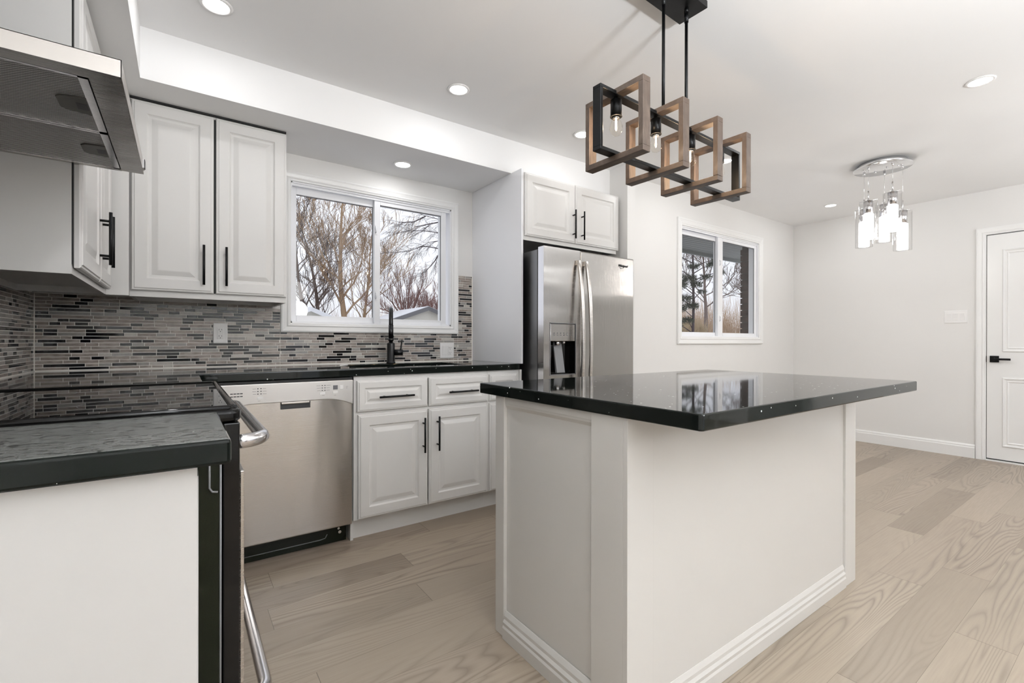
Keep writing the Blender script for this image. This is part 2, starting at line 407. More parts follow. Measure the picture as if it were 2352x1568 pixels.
# baseboards with moulded top
def base_prof(t=.016, h=.125): return [(0, 0), (t, 0), (t, h-.03), (t-.004, h-.024), (t-.004, h-.012), (t-.011, h), (0, h)]
b = MB().prism([(XR-a, z) for a, z in base_prof()], -2.098, YD, 'y'); bb = struct(b.build('baseboard_right', 'trim_paint'))
b = MB().prism([(XR-a, z) for a, z in base_prof()], -4.30, -3.072, 'y'); struct(b.build('baseboard_front', 'trim_paint'))
b = MB().prism([(YD-a, z) for a, z in base_prof()], 3.474, XR-.016, 'x'); struct(b.build('baseboard_dining', 'trim_paint'))

# ------------------------------------------------------------------ door in the right wall
# local frame of things on the right wall: rotate -90: local x -> -Y, local -y -> -X
dr = thing('door_1', None, None, (XR, 0, 0), -PI/2); struct(dr)
# door local x = -Y ; y positive = +X
dx0, dx1 = -DY1, -DY0
prof = [(0, -.004), (.10, -.004), (.104, .002), (.112, .004), (.120, .006), (.132, .006), (.14, .001), (.152, -.002), (.16, -.002)]
b = MB()
L = lambda x0, x1, z0, z1: b.box(x0, x1, -.004, .034, z0, z1)
sl = MB(); sl.box(dx0, dx1, -.002, .036, .022, DZ-.004)
def dpanel(z0, z1):
    x0, x1 = dx0+.098, dx1-.098
    sl.rings(x0, x1, z0, z1, [(0, -.004), (.006, -.012), (.014, -.010), (.020, -.004), (.028, -.003), (.034, -.008), (.040, -.0045), (.044, -.003)], -.001)
dpanel(.139, .753); dpanel(.982, 1.895)
sl.build('door_slab', 'trim_paint', dr)
gap = MB().box(dx0-.003, dx0, .0, .03, .012, DZ).box(dx0-.003, dx1, .0, .03, DZ-.005, DZ-.001).box(dx0-.003, dx1, .0, .03, .014, .023)
gap.build('gap_seal', 'dark_gap', dr)
cs = MB()
def casing(b, x0, x1, z0, z1, wd, yo=0, bottom=False, t=.018):
    """picture-frame casing around the opening x0..x1,z0..z1, outward width wd, facing -y"""
    st = [(0, -.006), (.004, -.011), (wd*.18, -.012), (wd*.30, -.0165), (wd*.42, -.013), (wd*.72, -.017), (wd*.86, -t), (wd, -t*.9), (wd, 0)]
    def ring(i, y): return [(x0-i, yo+y, z0-(i if bottom else 0)), (x1+i, yo+y, z0-(i if bottom else 0)), (x1+i, yo+y, z1+i), (x0-i, yo+y, z1+i)]
    o0 = None
    b_prev = None
    for (i, y) in [(0, 0)]+st:
        o = len(b.v); b.v += ring(i, y)
        if b_prev is not None:
            for k in range(4):
                if k == 0 and not bottom: continue
                j = (k+1) % 4; b.f.append([b_prev+k, b_prev+j, o+j, o+k]); b.mi.append(0); b.sm.append(False)
        b_prev = o
    return b
casing(cs, dx0-.006, dx1+.006, 0, DZ+.003, .064).build('door_casing', 'trim_paint', dr)
MB().box(dx0-.004, dx1+.004, -.020, .05, 0, .012).build('threshold', 'trim_paint', dr)
hz = .917
hd = MB().box(dx0+.020, dx0+.078, -.013, -.002, hz-.029, hz+.029).cyl((dx0+.048, -.012, hz), (dx0+.048, -.05, hz), .011).box(dx0+.038, dx0+.155, -.058, -.046, hz-.009, hz+.009)
hd.build('door_handle', 'black_metal', dr, .0015)
MB().box(dx0-.0045, dx0-.001, -.004, .0, hz-.028, hz+.028).build('latch_plate', 'black_metal', dr)

def wall_plate(name, label, cat, loc, rz, wd, ht, kinds):
    t = thing(name, label, cat, loc, rz)
    MB().rings(-wd/2, wd/2, -ht/2, ht/2, [(0, -.003), (.003, -.006)], 0).build('cover_plate', 'plate_plastic', t)
    nn = len(kinds); st = .046
    for i, k in enumerate(kinds):
        cx = (i-(nn-1)/2)*st
        if k == 's':
            MB().rings(cx-.0165, cx+.0165, -.0335, .0335, [(0, -.0065), (.001, -.0075)], -.004).build('switch_frame', 'plate_plastic', t)
            MB().prism([(-.0062, -.031), (-.0105, .031), (-.0062, .031)], cx-.0145, cx+.0145, 'x').build('rocker', 'plate_plastic', t)
        else:
            MB().rings(cx-.0165, cx+.0165, -.0335, .0335, [(0, -.0065), (.001, -.0075)], -.004).build('socket_face', 'plate_plastic', t)
            s_ = MB()
            for zc in (.018, -.018):
                s_.box(cx-.0075, cx-.0055, -.0079, -.006, zc-.002, zc+.007).box(cx+.0055, cx+.0075, -.0079, -.006, zc-.001, zc+.006)
                s_.cyl((cx, -.0079, zc-.0085), (cx, -.006, zc-.0085), .0024, seg=10)
            s_.build('outlet_slots', 'dark_slot', t)
    return t
wall_plate('light_switch', 'white triple rocker switch plate on the wall left of the panelled door', 'light switch', (XR, -1.963, 1.307), -PI/2, .163, .118, 'sss')
wall_plate('wall_outlet', 'white double socket plate on the mosaic tiles under the tall wall cabinet', 'outlet', (.758, -.0085, 1.112), 0, .070, .115, 'o')
wall_plate('switch_outlet_plate', 'white plate with one switch and one socket on the tiles right of the tap', 'outlet', (2.192, -.0085, 1.000), 0, .116, .115, 'so')

# ------------------------------------------------------------------ windows
def window(name, op, y, trim_w, mid, depth=.18):
    x0, x1, z0, z1 = op
    t = thing(name, None, None, (0, 0, 0)); struct(t)
    casing(MB(), x0, x1, z0, z1, trim_w, y, True, .020).build('window_casing', 'trim_paint', t)
    j = MB()   # jamb liner
    j.box(x0, x0+.008, y, y+depth+.02, z0, z1).box(x1-.008, x1, y, y+depth+.02, z0, z1).box(x0, x1, y, y+depth+.02, z1-.008, z1).box(x0, x1, y, y+depth+.02, z0, z0+.010)
    j.box(x0, x1, y+.055, y+.075, z0, z0+.02).box(x0, x1, y+.010, y+.016, z1-.022, z1)
    j.build('window_frame', 'vinyl', t)
    def sash(sx0, sx1, sy, sz0, sz1, st, tr, br):
        f = MB(); f.box(sx0, sx0+st[0], sy, sy+.026, sz0, sz1).box(sx1-st[1], sx1, sy, sy+.026, sz0, sz1).box(sx0+st[0], sx1-st[1], sy, sy+.026, sz1-tr, sz1).box(sx0+st[0], sx1-st[1], sy, sy+.026, sz0, sz0+br)
        o = f.build('sash', 'vinyl', t, .002)
        B(sx0+st[0]-.003, sx1-st[1]+.003, sy+.012, sy+.016, sz0+br-.003, sz1-tr+.003).build('pane', 'pane_glass', o)
        MB().box(sx0+st[0], sx1-st[1], sy+.007, sy+.011, sz1-tr-.005, sz1-tr).box(sx1-st[1]-.004, sx1-st[1], sy+.007, sy+.011, sz0+br, sz1-tr).build('glazing_gasket', 'print_grey', o)
        return o
    return t, sash
w1_, sash = window('window_1', W1, 0, .056, 1.65)
sash(1.133, 1.680, .046, 1.190, 2.035, (.032, .028), .046, .040)
sr = sash(1.652, 2.196, .018, 1.184, 2.043, (.040, .040), .040, .038)
def latch(par, x, y, z):
    MB().box(x-.007, x+.007, y-.004, y, z-.032, z+.032).tube([(x-.004, y-.003, z-.022), (x-.004, y-.014, z-.014), (x-.004, y-.014, z+.016), (x-.004, y-.003, z+.022)], .004, 8).build('sash_latch', 'vinyl', par)
for z in (1.83, 1.38): latch(sr, 1.664, .018, z)
w2_, sash = window('window_2', W2, YD, .068, 5.0, .085)
sash(4.326, 4.990, YD+.048, 1.125, 2.118, (.036, .034), .042, .035)
sr = sash(4.952, 5.700, YD+.018, 1.117, 2.122, (.085, .040), .040, .040)
for z in (1.86, 1.30): latch(sr, 4.985, YD+.018, z)

# ------------------------------------------------------------------ mosaic backsplash
random.seed(11)
def mosaic(name, label, regions, rz, loc, caulk):
    t = thing(name, label, 'backsplash', loc, rz)
    mb = MB(); gb = MB(); RH = .0170; G = .0023
    for (x0, x1, z0, z1) in regions: gb.box(x0, x1, -.0055, 0, z0, z1)
    z = CH+.002; rown = 0
    xs0 = min(r[0] for r in regions); xs1 = max(r[1] for r in regions)
    while z < max(r[3] for r in regions):
        x = xs0 - random.choice([.02, .04, .06, .0]); last = 0
        while x < xs1:
            L_ = random.choice([.048, .048, .098, .098, .148]) * random.choice([1, 1, 1, .8])
            k = random.choices([0, 1, 2, 3, 4], [38, 24, 17, 14, 7])[0]
            if k == 0 and last == 0 and random.random() < .6: k = random.choice([1, 2, 3])
            last = k
            for (a, b_, c, d) in regions:
                u0, u1 = max(x, a+.001), min(x+L_, b_-.0008); v0, v1 = max(z, c), min(z+RH-G, d)
                if u1-u0 > .006 and v1-v0 > .004:
                    e = .0007
                    mb.add([(u0, -.005, v0), (u1, -.005, v0), (u1, -.005, v1), (u0, -.005, v1), (u0+e, -.0078, v0+e), (u1-e, -.0078, v0+e), (u1-e, -.0078, v1-e), (u0+e, -.0078, v1-e)],
                           [(4, 5, 6, 7), (0, 1, 5, 4), (1, 2, 6, 5), (2, 3, 7, 6), (3, 0, 4, 7)], k)
            x += L_+G
        z += RH
    gb.build('grout', 'grout', t)
    mb.build('mosaic_tiles', ['tile_black', 'tile_stone', 'tile_brown', 'tile_grey', 'tile_light'], t)
    caulk.build('caulk_line', 'caulk', t)
    return t
mosaic('window_wall_backsplash', 'grey and black strip mosaic tiles on the wall behind the sink', [(.009, 1.066, CH, 1.300), (1.066, 2.286, CH, 1.1215), (2.286, 2.411, CH, 1.566)], 0, (0, 0, 0),
       MB().box(.006, 2.411, -.012, -.005, CH, CH+.0055).box(.005, .011, -.011, -.004, CH, 1.29).box(2.405, 2.412, -.010, 0, CH, 1.566))
# left wall: local x -> Y ; local -y -> +X   (rot +90)
mosaic('left_wall_backsplash', 'grey and black strip mosaic tiles on the left wall beside the cooker', [(-1.13, -.009, CH, 1.295), (-2.287, -1.13, CH, 1.55)], PI/2, (0, 0, 0),
       MB().box(-1.19, -.006, -.012, -.005, CH, CH+.0055))

# ------------------------------------------------------------------ cabinets
DP = [(0, -.012), (.004, -.016), (.010, -.0165), (.013, -.020), (.058, -.020), (.061, -.016), (.066, -.0125), (.076, -.012), (.098, -.0185), (.102, -.019)]
DPS = [(0, -.012), (.004, -.016), (.009, -.0165), (.011, -.020), (.040, -.020), (.043, -.016), (.047, -.0125), (.053, -.012), (.066, -.0175), (.069, -.018)]
def pull(par, x, z, length, vert=True, y=-.020):
    h = MB(); a = length/2; r = .0058
    if vert:
        h.cyl((x, y-.032, z-a), (x, y-.032, z+a), r, seg=14)
        for s in (-1, 1): h.cyl((x, y, z+s*a*.66), (x, y-.032, z+s*a*.66), .0048, seg=12)
    else:
        h.cyl((x-a, y-.032, z), (x+a, y-.032, z), r, seg=14)
        for s in (-1, 1): h.cyl((x+s*a*.66, y, z), (x+s*a*.66, y-.032, z), .0048, seg=12)
    return h.build('handle', 'black_metal', par)
def door(par, x0, x1, z0, z1, y, hx=None, hz=None, hl=.198, name='door', prof=DP, vert=True, mat='cabinet_paint'):
    d = MB().rings(x0, x1, z0, z1, prof, 0).build(name, mat, par, loc=(0, y, 0))
    if hx is not None: pull(d, hx, hz, hl, vert)
    return d
def upper_body(par, x0, x1, y0, y1, z0, z1, mat='cabinet_paint'):
    """y0 = front, y1 = back"""
    f = y0+.018; b = MB()
    b.box(x0, x0+.03, y0, f, z0, z1).box(x1-.03, x1, y0, f, z0, z1).box(x0+.03, x1-.03, y0, f, z0, z0+.038).box(x0+.03, x1-.03, y0, f, z1-.038, z1)
    b.box(x0, x0+.016, f, y1, z0, z1).box(x1-.016, x1, f, y1, z0, z1).box(x0+.016, x1-.016, f, y1, z1-.016, z1)
    b.box(x0+.016, x1-.016, f, y1, z0+.026, z0+.040).box(x0+.016, x1-.016, y1-.02, y1, z0, z0+.026).box(x0+.016, x1-.016, y1-.008, y1, z0+.04, z1-.016)
    return b.build('carcass', mat, par)
UB, UT = 1.279, 2.2085
# tall two-door cabinet left of the window
t = thing('wall_cabinet', 'white two-door wall cabinet hanging left of the kitchen window', 'cabinet', (0, 0, 0))
upper_body(t, .3795, 1.049, -.300, -.001, UB, UT)
door(t, .386, .7115, 1.308, 2.203, -.300, .669, 1.446)
door(t, .7215, 1.048, 1.308, 2.203, -.300, .765, 1.446)
MB().box(.712, .721, -.302, -.299, 1.31, 2.196).build('door_gap', 'dark_gap', t)
B(.382, 1.047, -.312, -.05, 2.2087, SZ-.0004).build('top_gap', 'dark_gap', t)  # dark filler standing for the shade in the gap under the soffit
# cabinet on the left wall with filler
t = thing('wall_cabinet', 'white two-door wall cabinet on the left wall beyond the range hood', 'cabinet', (0, 0, 0), PI/2)
upper_body(t, -1.130, -.330, -.298, -.001, UB, UT)
door(t, -1.118, -.700, 1.300, 2.203, -.302, -.735, 1.466, .205)
door(t, -.692, -.365, 1.300, 2.203, -.302, -.655, 1.466, .205)
MB().box(-1.130, -.330, -.3015, -.298, 1.31, 2.19).build('door_gap', 'dark_gap', t)
B(-1.128, -.34, -.300, -.05, 2.2087, SZ-.0004).build('top_gap', 'dark_gap', t)  # dark strip again painting the shade above this cabinet
MB().box(-.3295, -.3185, -.3795, -.2985, UB, UT).box(-.3295, -.001, -.29, -.001, UB+.03, UB+.045).build('filler_strip', 'cabinet_paint', t)
MB().box(-.16, -.06, -.10, -.05, UB+.018, UB+.030).build('light_block', 'cabinet_paint', t)
# dark gap above the wall cabinets
# over-fridge cabinet
t = thing('wall_cabinet', 'short white two-door cabinet mounted above the refrigerator', 'cabinet', (0, 0, 0))
upper_body(t, 2.430, 3.340, -.628, -.001, 1.748, 2.200)
door(t, 2.443, 2.893, 1.775, 2.197, -.628, 2.868, 1.905, .205)
door(t, 2.897, 3.353, 1.775, 2.197, -.628, 2.952, 1.905, .205)
# tall end panel
t = B(2.413, 2.429, -.640, -.001, CH, SZ-.001).build('end_panel', 'vinyl', None, .001); tag(t, 'tall plain white side panel between sink worktop and refrigerator', 'panel')  # whiter, bluer material paints in the daylight reaching this panel
t2 = B(2.413, 2.429, -.625, -.001, 0, CB).build('lower_panel', 'cabinet_paint', t)

# base cabinets under the sink
def base_body(par, x0, x1, yf, z0=.110):
    f = yf+.018; zt_ = CB-.001; b = MB()
    b.box(x0, x0+.03, yf, f, z0, zt_).box(x1-.03, x1, yf, f, z0, zt_).box(x0+.03, x1-.03, yf, f, zt_-.028, zt_).box(x0+.03, x1-.03, yf, f, z0, z0+.03).box(x0+.03, x1-.03, yf, f, .655, .70)
    b.box(x0, x0+.016, f, -.001, z0, zt_).box(x1-.016, x1, f, -.001, z0, zt_).box(x0+.016, x1-.016, f, -.001, z0, z0+.016).box(x0+.016, x1-.016, -.012, -.001, z0+.016, zt_)
    return b.build('carcass', 'cabinet_paint', par)
t = thing('base_cabinet', 'white base cabinet with two drawers over two doors below the sink', 'cabinet', (0, 0, 0))
base_body(t, 1.326, 2.166, -.612)
door(t, 1.346, 1.748, .117, .674, -.612, 1.716, .531, .200)
door(t, 1.756, 2.160, .117, .674, -.612, 1.806, .531, .200)
door(t, 1.340, 1.748, .690, .857, -.612, 1.550, .766, .200, 'drawer', DPS, False)
door(t, 1.756, 2.160, .690, .857, -.612, 1.972, .767, .200, 'drawer', DPS, False)
MB().box(1.328, 2.166, -.566, -.55, 0, .110).build('toe_kick', 'cabinet_paint', t)
MB().box(1.316, 1.331, -.590, -.1, 0, .86).build('side_panel', 'cabinet_paint', t)
t = thing('base_cabinet', 'narrow white base cabinet between sink cabinet and refrigerator panel', 'cabinet', (0, 0, 0))
MB().box(2.167, 2.41, -.566, -.55, 0, .110).build('toe_kick', 'cabinet_paint', t)
base_body(t, 2.167, 2.412, -.612)
door(t, 2.176, 2.392, .117, .674, -.612, None, None)
door(t, 2.176, 2.392, .690, .857, -.612, None, None, name='drawer', prof=DPS)
# near base cabinet, end panel towards the room
t = thing('base_cabinet', 'white base cabinet end in the left foreground below the near worktop', 'cabinet', (0, 0, 0))
MB().box(.004, .600, -2.262, -2.246, 0, CB-.001).build('end_panel', 'cabinet_paint_dimmed', t)
MB().box(.004, .585, -2.245, -1.962, .11, CB-.001).box(.004, .545, -2.245, -1.962, 0, .11).build('carcass', 'cabinet_paint', t)
MB().box(.586, .602, -2.243, -1.966, .115, .86).build('door', 'cabinet_paint', t)

# ------------------------------------------------------------------ worktops and sink
SX0, SX1, SY0, SY1 = 1.372, 2.070, -.520, -.165
def slab(name, label, pieces, mat='quartz', bev=.004):
    b = MB()
    for p in pieces: b.box(*p, CB, CH)
    bm = bmesh.new(); me = bpy.data.meshes.new('tmp'); me.from_pydata(b.v, [], b.f); bm.from_mesh(me)
    bmesh.ops.remove_doubles(bm, verts=bm.verts, dist=1e-5)
    # drop coincident inner faces
    seen = {}
    for f in bm.faces:
        k = tuple(sorted(v.index for v in f.verts)); seen.setdefault(k, []).append(f)
    dead = [f for fs in seen.values() if len(fs) > 1 for f in fs]
    bmesh.ops.delete(bm, geom=dead, context='FACES_ONLY'); bmesh.ops.recalc_face_normals(bm, faces=bm.faces)
    bmesh.ops.dissolve_limit(bm, angle_limit=.01, verts=bm.verts, edges=bm.edges)
    me2 = bpy.data.meshes.new(name); bm.to_mesh(me2); bm.free(); me2.materials.append(M[mat])
    o = bpy.data.objects.new(name, me2); COL.objects.link(o)
    m = o.modifiers.new('bevel', 'BEVEL'); m.width = bev; m.segments = 3; m.limit_method = 'ANGLE'
    return tag(o, label, 'worktop')
FY = -.629
XS = [.002, .643, SX0, SX1, 2.4115]
pieces = []
for i in range(4):
    for (ya, yb) in ((FY, SY0), (SY0, SY1), (SY1, -.0085)):
        if i == 2 and ya == SY0: continue
        pieces.append((XS[i], XS[i+1], ya, yb))
pieces.append((.002, .643, -1.192, FY))
slab('countertop', 'speckled black stone worktop around the sink and corner under the window', pieces)
slab('countertop', 'speckled black stone worktop in the left foreground beside the cooker', [(.002, .643, -2.287, -1.957)], 'quartz_sheen_top', .006)
b = MB(); t_ = .012
b.box(SX0-t_, SX0, SY0-t_, SY1+t_, .70, CB-.001).box(SX1, SX1+t_, SY0-t_, SY1+t_, .70, CB-.001).box(SX0, SX1, SY0-t_, SY0, .70, CB-.001).box(SX0, SX1, SY1, SY1+t_, .70, CB-.001).box(SX0-t_, SX1+t_, SY0-t_, SY1+t_, .688, .70)
s_ = b.build('sink', 'granite_sink'); tag(s_, 'black undermount kitchen sink set into the worktop below the window', 'sink')
MB().cyl((1.72, -.34, .70), (1.72, -.34, .704), .045).build('drain', 'steel_bright', s_)
# tap
t = thing('kitchen_tap', 'tall matt black gooseneck tap behind the sink', 'tap', (1.725, -.100, CH), math.radians(-20.7))
MB().lathe([(.030, 0), (.030, .006), (.0255, .010), (.0255, .130), (.024, .134), (.016, .138)]).build('tap_body', 'black_satin', t)
pts = [(0, 0, .13), (0, 0, .20), (0, 0, .26)]
for k in range(1, 13):
    a = PI*k/12; pts.append((0, -.085+.085*math.cos(a), .26+.098*math.sin(a)))
pts += [(0, -.17, .235)]
MB().tube(pts, .0135, 16).build('spout', 'black_satin', t)
MB().cyl((0, -.17, .25), (0, -.17, .165), .0155).cyl((0, -.17, .165), (0, -.17, .150), .0175).build('spray_head', 'black_satin', t)
MB().cyl((.02, 0, .072), (.078, 0, .072), .0205).build('valve', 'black_satin', t)
MB().tube([(.062, 0, .085), (.066, -.002, .105), (.072, -.004, .150), (.0735, -.004, .158)], [.006, .005, .0045, .004], 10).build('lever', 'black_satin', t)

# ------------------------------------------------------------------ dishwasher
t = thing('dishwasher', 'stainless steel dishwasher with curved control panel left of the sink cabinet', 'dishwasher', (0, 0, 0))
DL, DR, DFY = .715, 1.3145, -.632
B(DL, DR, -.58, -.02, .10, .872).build('tub_housing', 'dark_gap', t)
# door skin: slightly bowed
b = MB(); nx = 24
zt = .752
b.box(DL, DR, DFY, DFY+.045, .104, zt+.03)
b.build('door_panel', 'steel_door', t, .006, seg=3)
# control panel with an arched lower edge
def arch(x):
    u = (x-DL)/(DR-DL); e = min(u, 1-u)
    return .772 - .034*max(0, 1-e/.24)**2 + .0
pl = [(DL, .866)]; xs = [DL+(DR-DL)*i/32 for i in range(33)]
poly = [(x, arch(x)) for x in xs] + [(DR, .866), (DL, .866)]
MB().prism(poly, DFY-.010, DFY+.03, 'y').build('control_panel', 'dishwasher_panel', t, .003)
MB().box(DL+.002, DR-.002, DFY+.004, DFY+.05, .866, .878).build('top_gap', 'dark_gap', t)
# handle pocket below the panel
MB().rings(.970, 1.105, .737, .770, [(0, -.003), (.004, -.003), (.006, .010)], 0).build('handle_pocket', 'dark_slot', t, loc=(0, DFY-.001, 0))
MB().box(.972, 1.100, DFY-.012, DFY-.002, .762, .771).build('handle_lip', 'steel', t, .002)
v_ = MB()
for r in range(2):
    for c in range(4): v_.box(.760+c*.013, .771+c*.013, DFY-.0106, DFY-.0096, .823-r*.013, .8275-r*.013)
v_.build('vent_slots', 'dark_slot', t)
for cx in (.878, 1.166):
    ind = MB()
    for r in range(3):
        z = .842-r*.0125
        ind.box(cx-.009, cx-.003, DFY-.0106, DFY-.0096, z, z+.004).box(cx+.004, cx+.010, DFY-.0106, DFY-.0096, z, z+.004)
    ind.build('indicators', 'dark_slot', t)
txt = MB(); random.seed(4)
for cx in (.878, 1.166):
    for r in range(3):
        z = .8435-r*.0125
        for sx_, ln in ((-1, .017), (1, .019)):
            ln *= random.uniform(.7, 1.15)
            a = cx+sx_*.014; x0_ = a-ln if sx_ < 0 else a; k = x0_
            while k < x0_+ln: txt.box(k, k+.0016, DFY-.0104, DFY-.0098, z-.0008, z+.0014); k += .0024
for (a, z) in ((.872, .785), (1.160, .792), (1.218, .790)):
    for q in range(4): txt.box(a+q*.0028, a+q*.0028+.0018, DFY-.0104, DFY-.0098, z, z+.0018)
for q in range(4): txt.box(1.278+q*.0026, 1.2797+q*.0026, DFY-.0104, DFY-.0098, .832, .834)
for q in range(3): txt.box(1.278+q*.0026, 1.2797+q*.0026, DFY-.0104, DFY-.0098, .824, .826)
txt.build('button_lettering', 'print_grey', t)
for (x0_, x1_, z0_, z1_) in ((.868, .893, .793, .806), (1.148, 1.174, .797, .810), (1.212, 1.236, .800, .812), (1.246, 1.264, .820, .842)):
    MB().box(x0_, x1_, DFY-.0115, DFY-.009, z0_, z1_).build('button', 'plate_plastic', t, .002)
MB().box(1.213, 1.236, DFY-.0108, DFY-.009, .820, .842).build('display', 'print_grey', t)
tk = MB().box(DL, 1.302, -.560, -.545, .002, .103); tk.build('toe_panel', 'black_enamel', t)
MB().tube([(DL, -.561, .030), (1.17, -.561, .030), (1.195, -.561, .034), (1.205, -.561, .052)], .0022, 6).build('toe_ridge', 'plastic_grey', t)
MB().cyl((1.262, -.566, .072), (1.262, -.558, .072), .006).cyl((1.268, -.566, .052), (1.268, -.558, .052), .008).build('leveling_screw', 'steel_bright', t)

# ------------------------------------------------------------------ cooker
RY0, RY1 = -1.951, -1.198
t = thing('cooker', 'black and stainless cooker with glass hob in the left foreground', 'stove', (0, 0, 0))
B(.03, .650, RY0, RY1, .03, .905).build('cooker_body', 'black_enamel', t, .004)
for yy in (RY0+.0, ):
    MB().tube([(.628, yy-.0015, .875), (.628, yy-.0015, .76), (.633, yy-.0015, .752), (.643, yy-.0015, .750)], .0022, 6).tube([(.648, yy-.001, .878), (.648, yy-.001, .03)], .0022, 6).build('side_seam', 'plastic_grey', t)
# hob: raised rim with glass inside
b = MB()
rim = [(.03, RY0-.002), (.672, RY0-.002), (.688, RY0+.016), (.688, RY1-.016), (.672, RY1+.002), (.03, RY1+.002)]
MB().prism(rim, .895, .9235, 'z').build('hob_tray', 'black_gloss', t, .010, seg=4)
r_ = MB()
rr = [(.05, RY0+.012), (.662, RY0+.012), (.672, RY0+.024), (.672, RY1-.024), (.662, RY1-.012), (.05, RY1-.012), (.05, RY0+.012)]
r_.tube([(x, y, .923) for x, y in rr], .0085, 10); r_.build('hob_rim', 'black_gloss', t)
B(.05, .664, RY0+.016, RY1-.016, .921, .9265).build('hob_glass', 'hob_glass', t)
for (cx, cy_, rad) in ((.50, -1.74, .105), (.50, -1.39, .085), (.24, -1.74, .085), (.24, -1.39, .105)):
    seg = 48; rg = MB()
    for k in range(seg):
        a, a2 = 2*PI*k/seg, 2*PI*(k+1)/seg
        rg.add([(cx+rad*math.cos(a), cy_+rad*math.sin(a), .9268), (cx+rad*math.cos(a2), cy_+rad*math.sin(a2), .9268), (cx+(rad+.0013)*math.cos(a2), cy_+(rad+.0013)*math.sin(a2), .9268), (cx+(rad+.0013)*math.cos(a), cy_+(rad+.0013)*math.sin(a), .9268)], [(0, 1, 2, 3)])
    rg.build('burner_ring', 'plastic_grey', t)
# control back panel
MB().prism([(.012, .905), (.10, .905), (.125, .94), (.115, 1.13), (.10, 1.15), (.012, 1.15)], RY0+.004, RY1-.004, 'y').build('back_panel', 'black_gloss', t, .006)
for z_, m_ in ((1.115, 'knob_brown'), (1.035, 'black_satin')):
    for yy in (RY1-.045, RY0+.045):
        MB().cyl((.115, yy, z_), (.150, yy, z_), .023, .019).build('knob', m_, t)
# oven door: black frame edges with steel skin
MB().box(.652, .684, RY0+.003, RY1-.003, .235, .893).build('oven_door', 'black_gloss', t, .003)
MB().box(.6845, .6930, RY0+.010, RY1-.010, .240, .785).build('door_skin', 'steel', t, .002)
MB().box(.652, .684, RY0+.003, RY1-.003, .045, .229).build('drawer', 'black_enamel', t, .003)
MB().box(.6845, .6930, RY0+.010, RY1-.010, .05, .225).build('drawer_skin', 'steel', t, .002)
def range_handle(z, x0, xo, name):
    ya, yb = RY0+.02, RY1-.02; pts = []
    for k in range(9): a = PI/2*k/8; pts.append((x0+(xo-x0)*math.sin(a), ya+.052*(1-math.cos(a)), z))
    for k in range(9): a = PI/2*(1-k/8); pts.append((x0+(xo-x0)*math.sin(a), yb-.052*(1-math.cos(a)), z))
    return MB().tube(pts, .0155, 16, flat=.92, upv=(0, 0, 1)).build(name, 'steel_bright', t)
range_handle(.848, .680, .736, 'door_handle')
range_handle(.262, .690, .742, 'drawer_handle')

# ------------------------------------------------------------------ range hood
t = thing('range_hood', 'stainless steel range hood with two mesh filters above the cooker', 'range hood', (0, 0, 0))
HY0, HY1, HX, HB, HT = -1.838, -1.135, .476, 1.626, 1.663
b = MB(); b.box(.002, HX, HY0, HY0+.0015, HB, HT).box(HX-.0015, HX, HY0, HY1, HB, HT).box(.002, HX, HY1-.0015, HY1, HB, HT).box(.002, HX, HY0, HY1, HT-.0015, HT).box(.002, .0035, HY0, HY1, HB, HT)
b.build('hood_shell', 'hood_steel', t)
b = MB(); b.box(.419, HX-.0015, HY0+.0015, HY1-.0015, HB, HB+.002).box(.0035, .419, HY0+.0015, -1.792, HB+.001, HB+.003).box(.0035, .419, -1.112-.018, HY1-.0015, HB, HB+.002)
b.box(.0035, .419, -1.145, HY1-.0015, HB, HB+.002)
b.build('underside_panel', 'hood_dark_steel', t)
FYa, FYm, FYb = -1.790, -1.462, -1.146
for (a, b_) in ((FYa, FYm-.002), (FYm+.002, FYb)):
    f = MB().box(.02, .416, a, a+.007, HB+.001, HB+.007).box(.02, .416, b_-.007, b_, HB+.001, HB+.007).box(.400, .416, a, b_, HB+.001, HB+.007).box(.02, .03, a, b_, HB+.001, HB+.007).build('mesh_filter', 'steel_bright', t)
    MB().box(.03, .400, a+.007, b_-.007, HB+.003, HB+.008).build('filter_screen', 'filter_mesh', f)
    m_ = (a+b_)/2
    MB().prism([(.400, m_-.048), (.355, m_-.040), (.345, m_-.028), (.345, m_+.028), (.355, m_+.040), (.400, m_+.048)], HB-.001, HB+.004, 'z').build('latch', 'latch_grey', f, .001)
    MB().box(.378, .398, m_-.018, m_+.018, HB-.0016, HB+.002).build('latch_slot', 'dark_slot', f)
b = MB()
for k in range(5): b.box(HX, HX+.006, HY1-.06-k*.0001, HY1-.035, HB+.006+k*.0055, HB+.010+k*.0055)
b.build('control_buttons', 'dark_slot', t); MB().box(HX-.001, HX+.004, HY1-.062, HY1-.033, HB+.004, HT-.004).build('button_plate', 'plate_plastic', t)
# duct box above, up to the ceiling soffit
B(.01, .17, -1.60, -1.38, HT, SZ).build('duct_cover', 'steel', t)

# ------------------------------------------------------------------ refrigerator
t = thing('refrigerator', 'stainless side-by-side refrigerator with dispenser in the left door', 'refrigerator', (0, 0, 0))
FL, FR, FF, FT = 2.462, 3.326, -.816, 1.681
B(FL+.004, FR-.004, -.745, -.05, .03, FT-.012).build('fridge_body', 'fridge_side', t, .004)
MB().box(FL+.01, FR-.01, -.755, -.735, .10, FT-.03).build('door_gasket', 'dark_gap', t)
MB().box(FL+.01, FR-.01, -.74, -.70, .02, .09).build('kick_grille', 'black_enamel', t)
XM = 2.781; DX0, DX1, DZ0, DZ1 = 2.517, 2.737, .853, 1.187
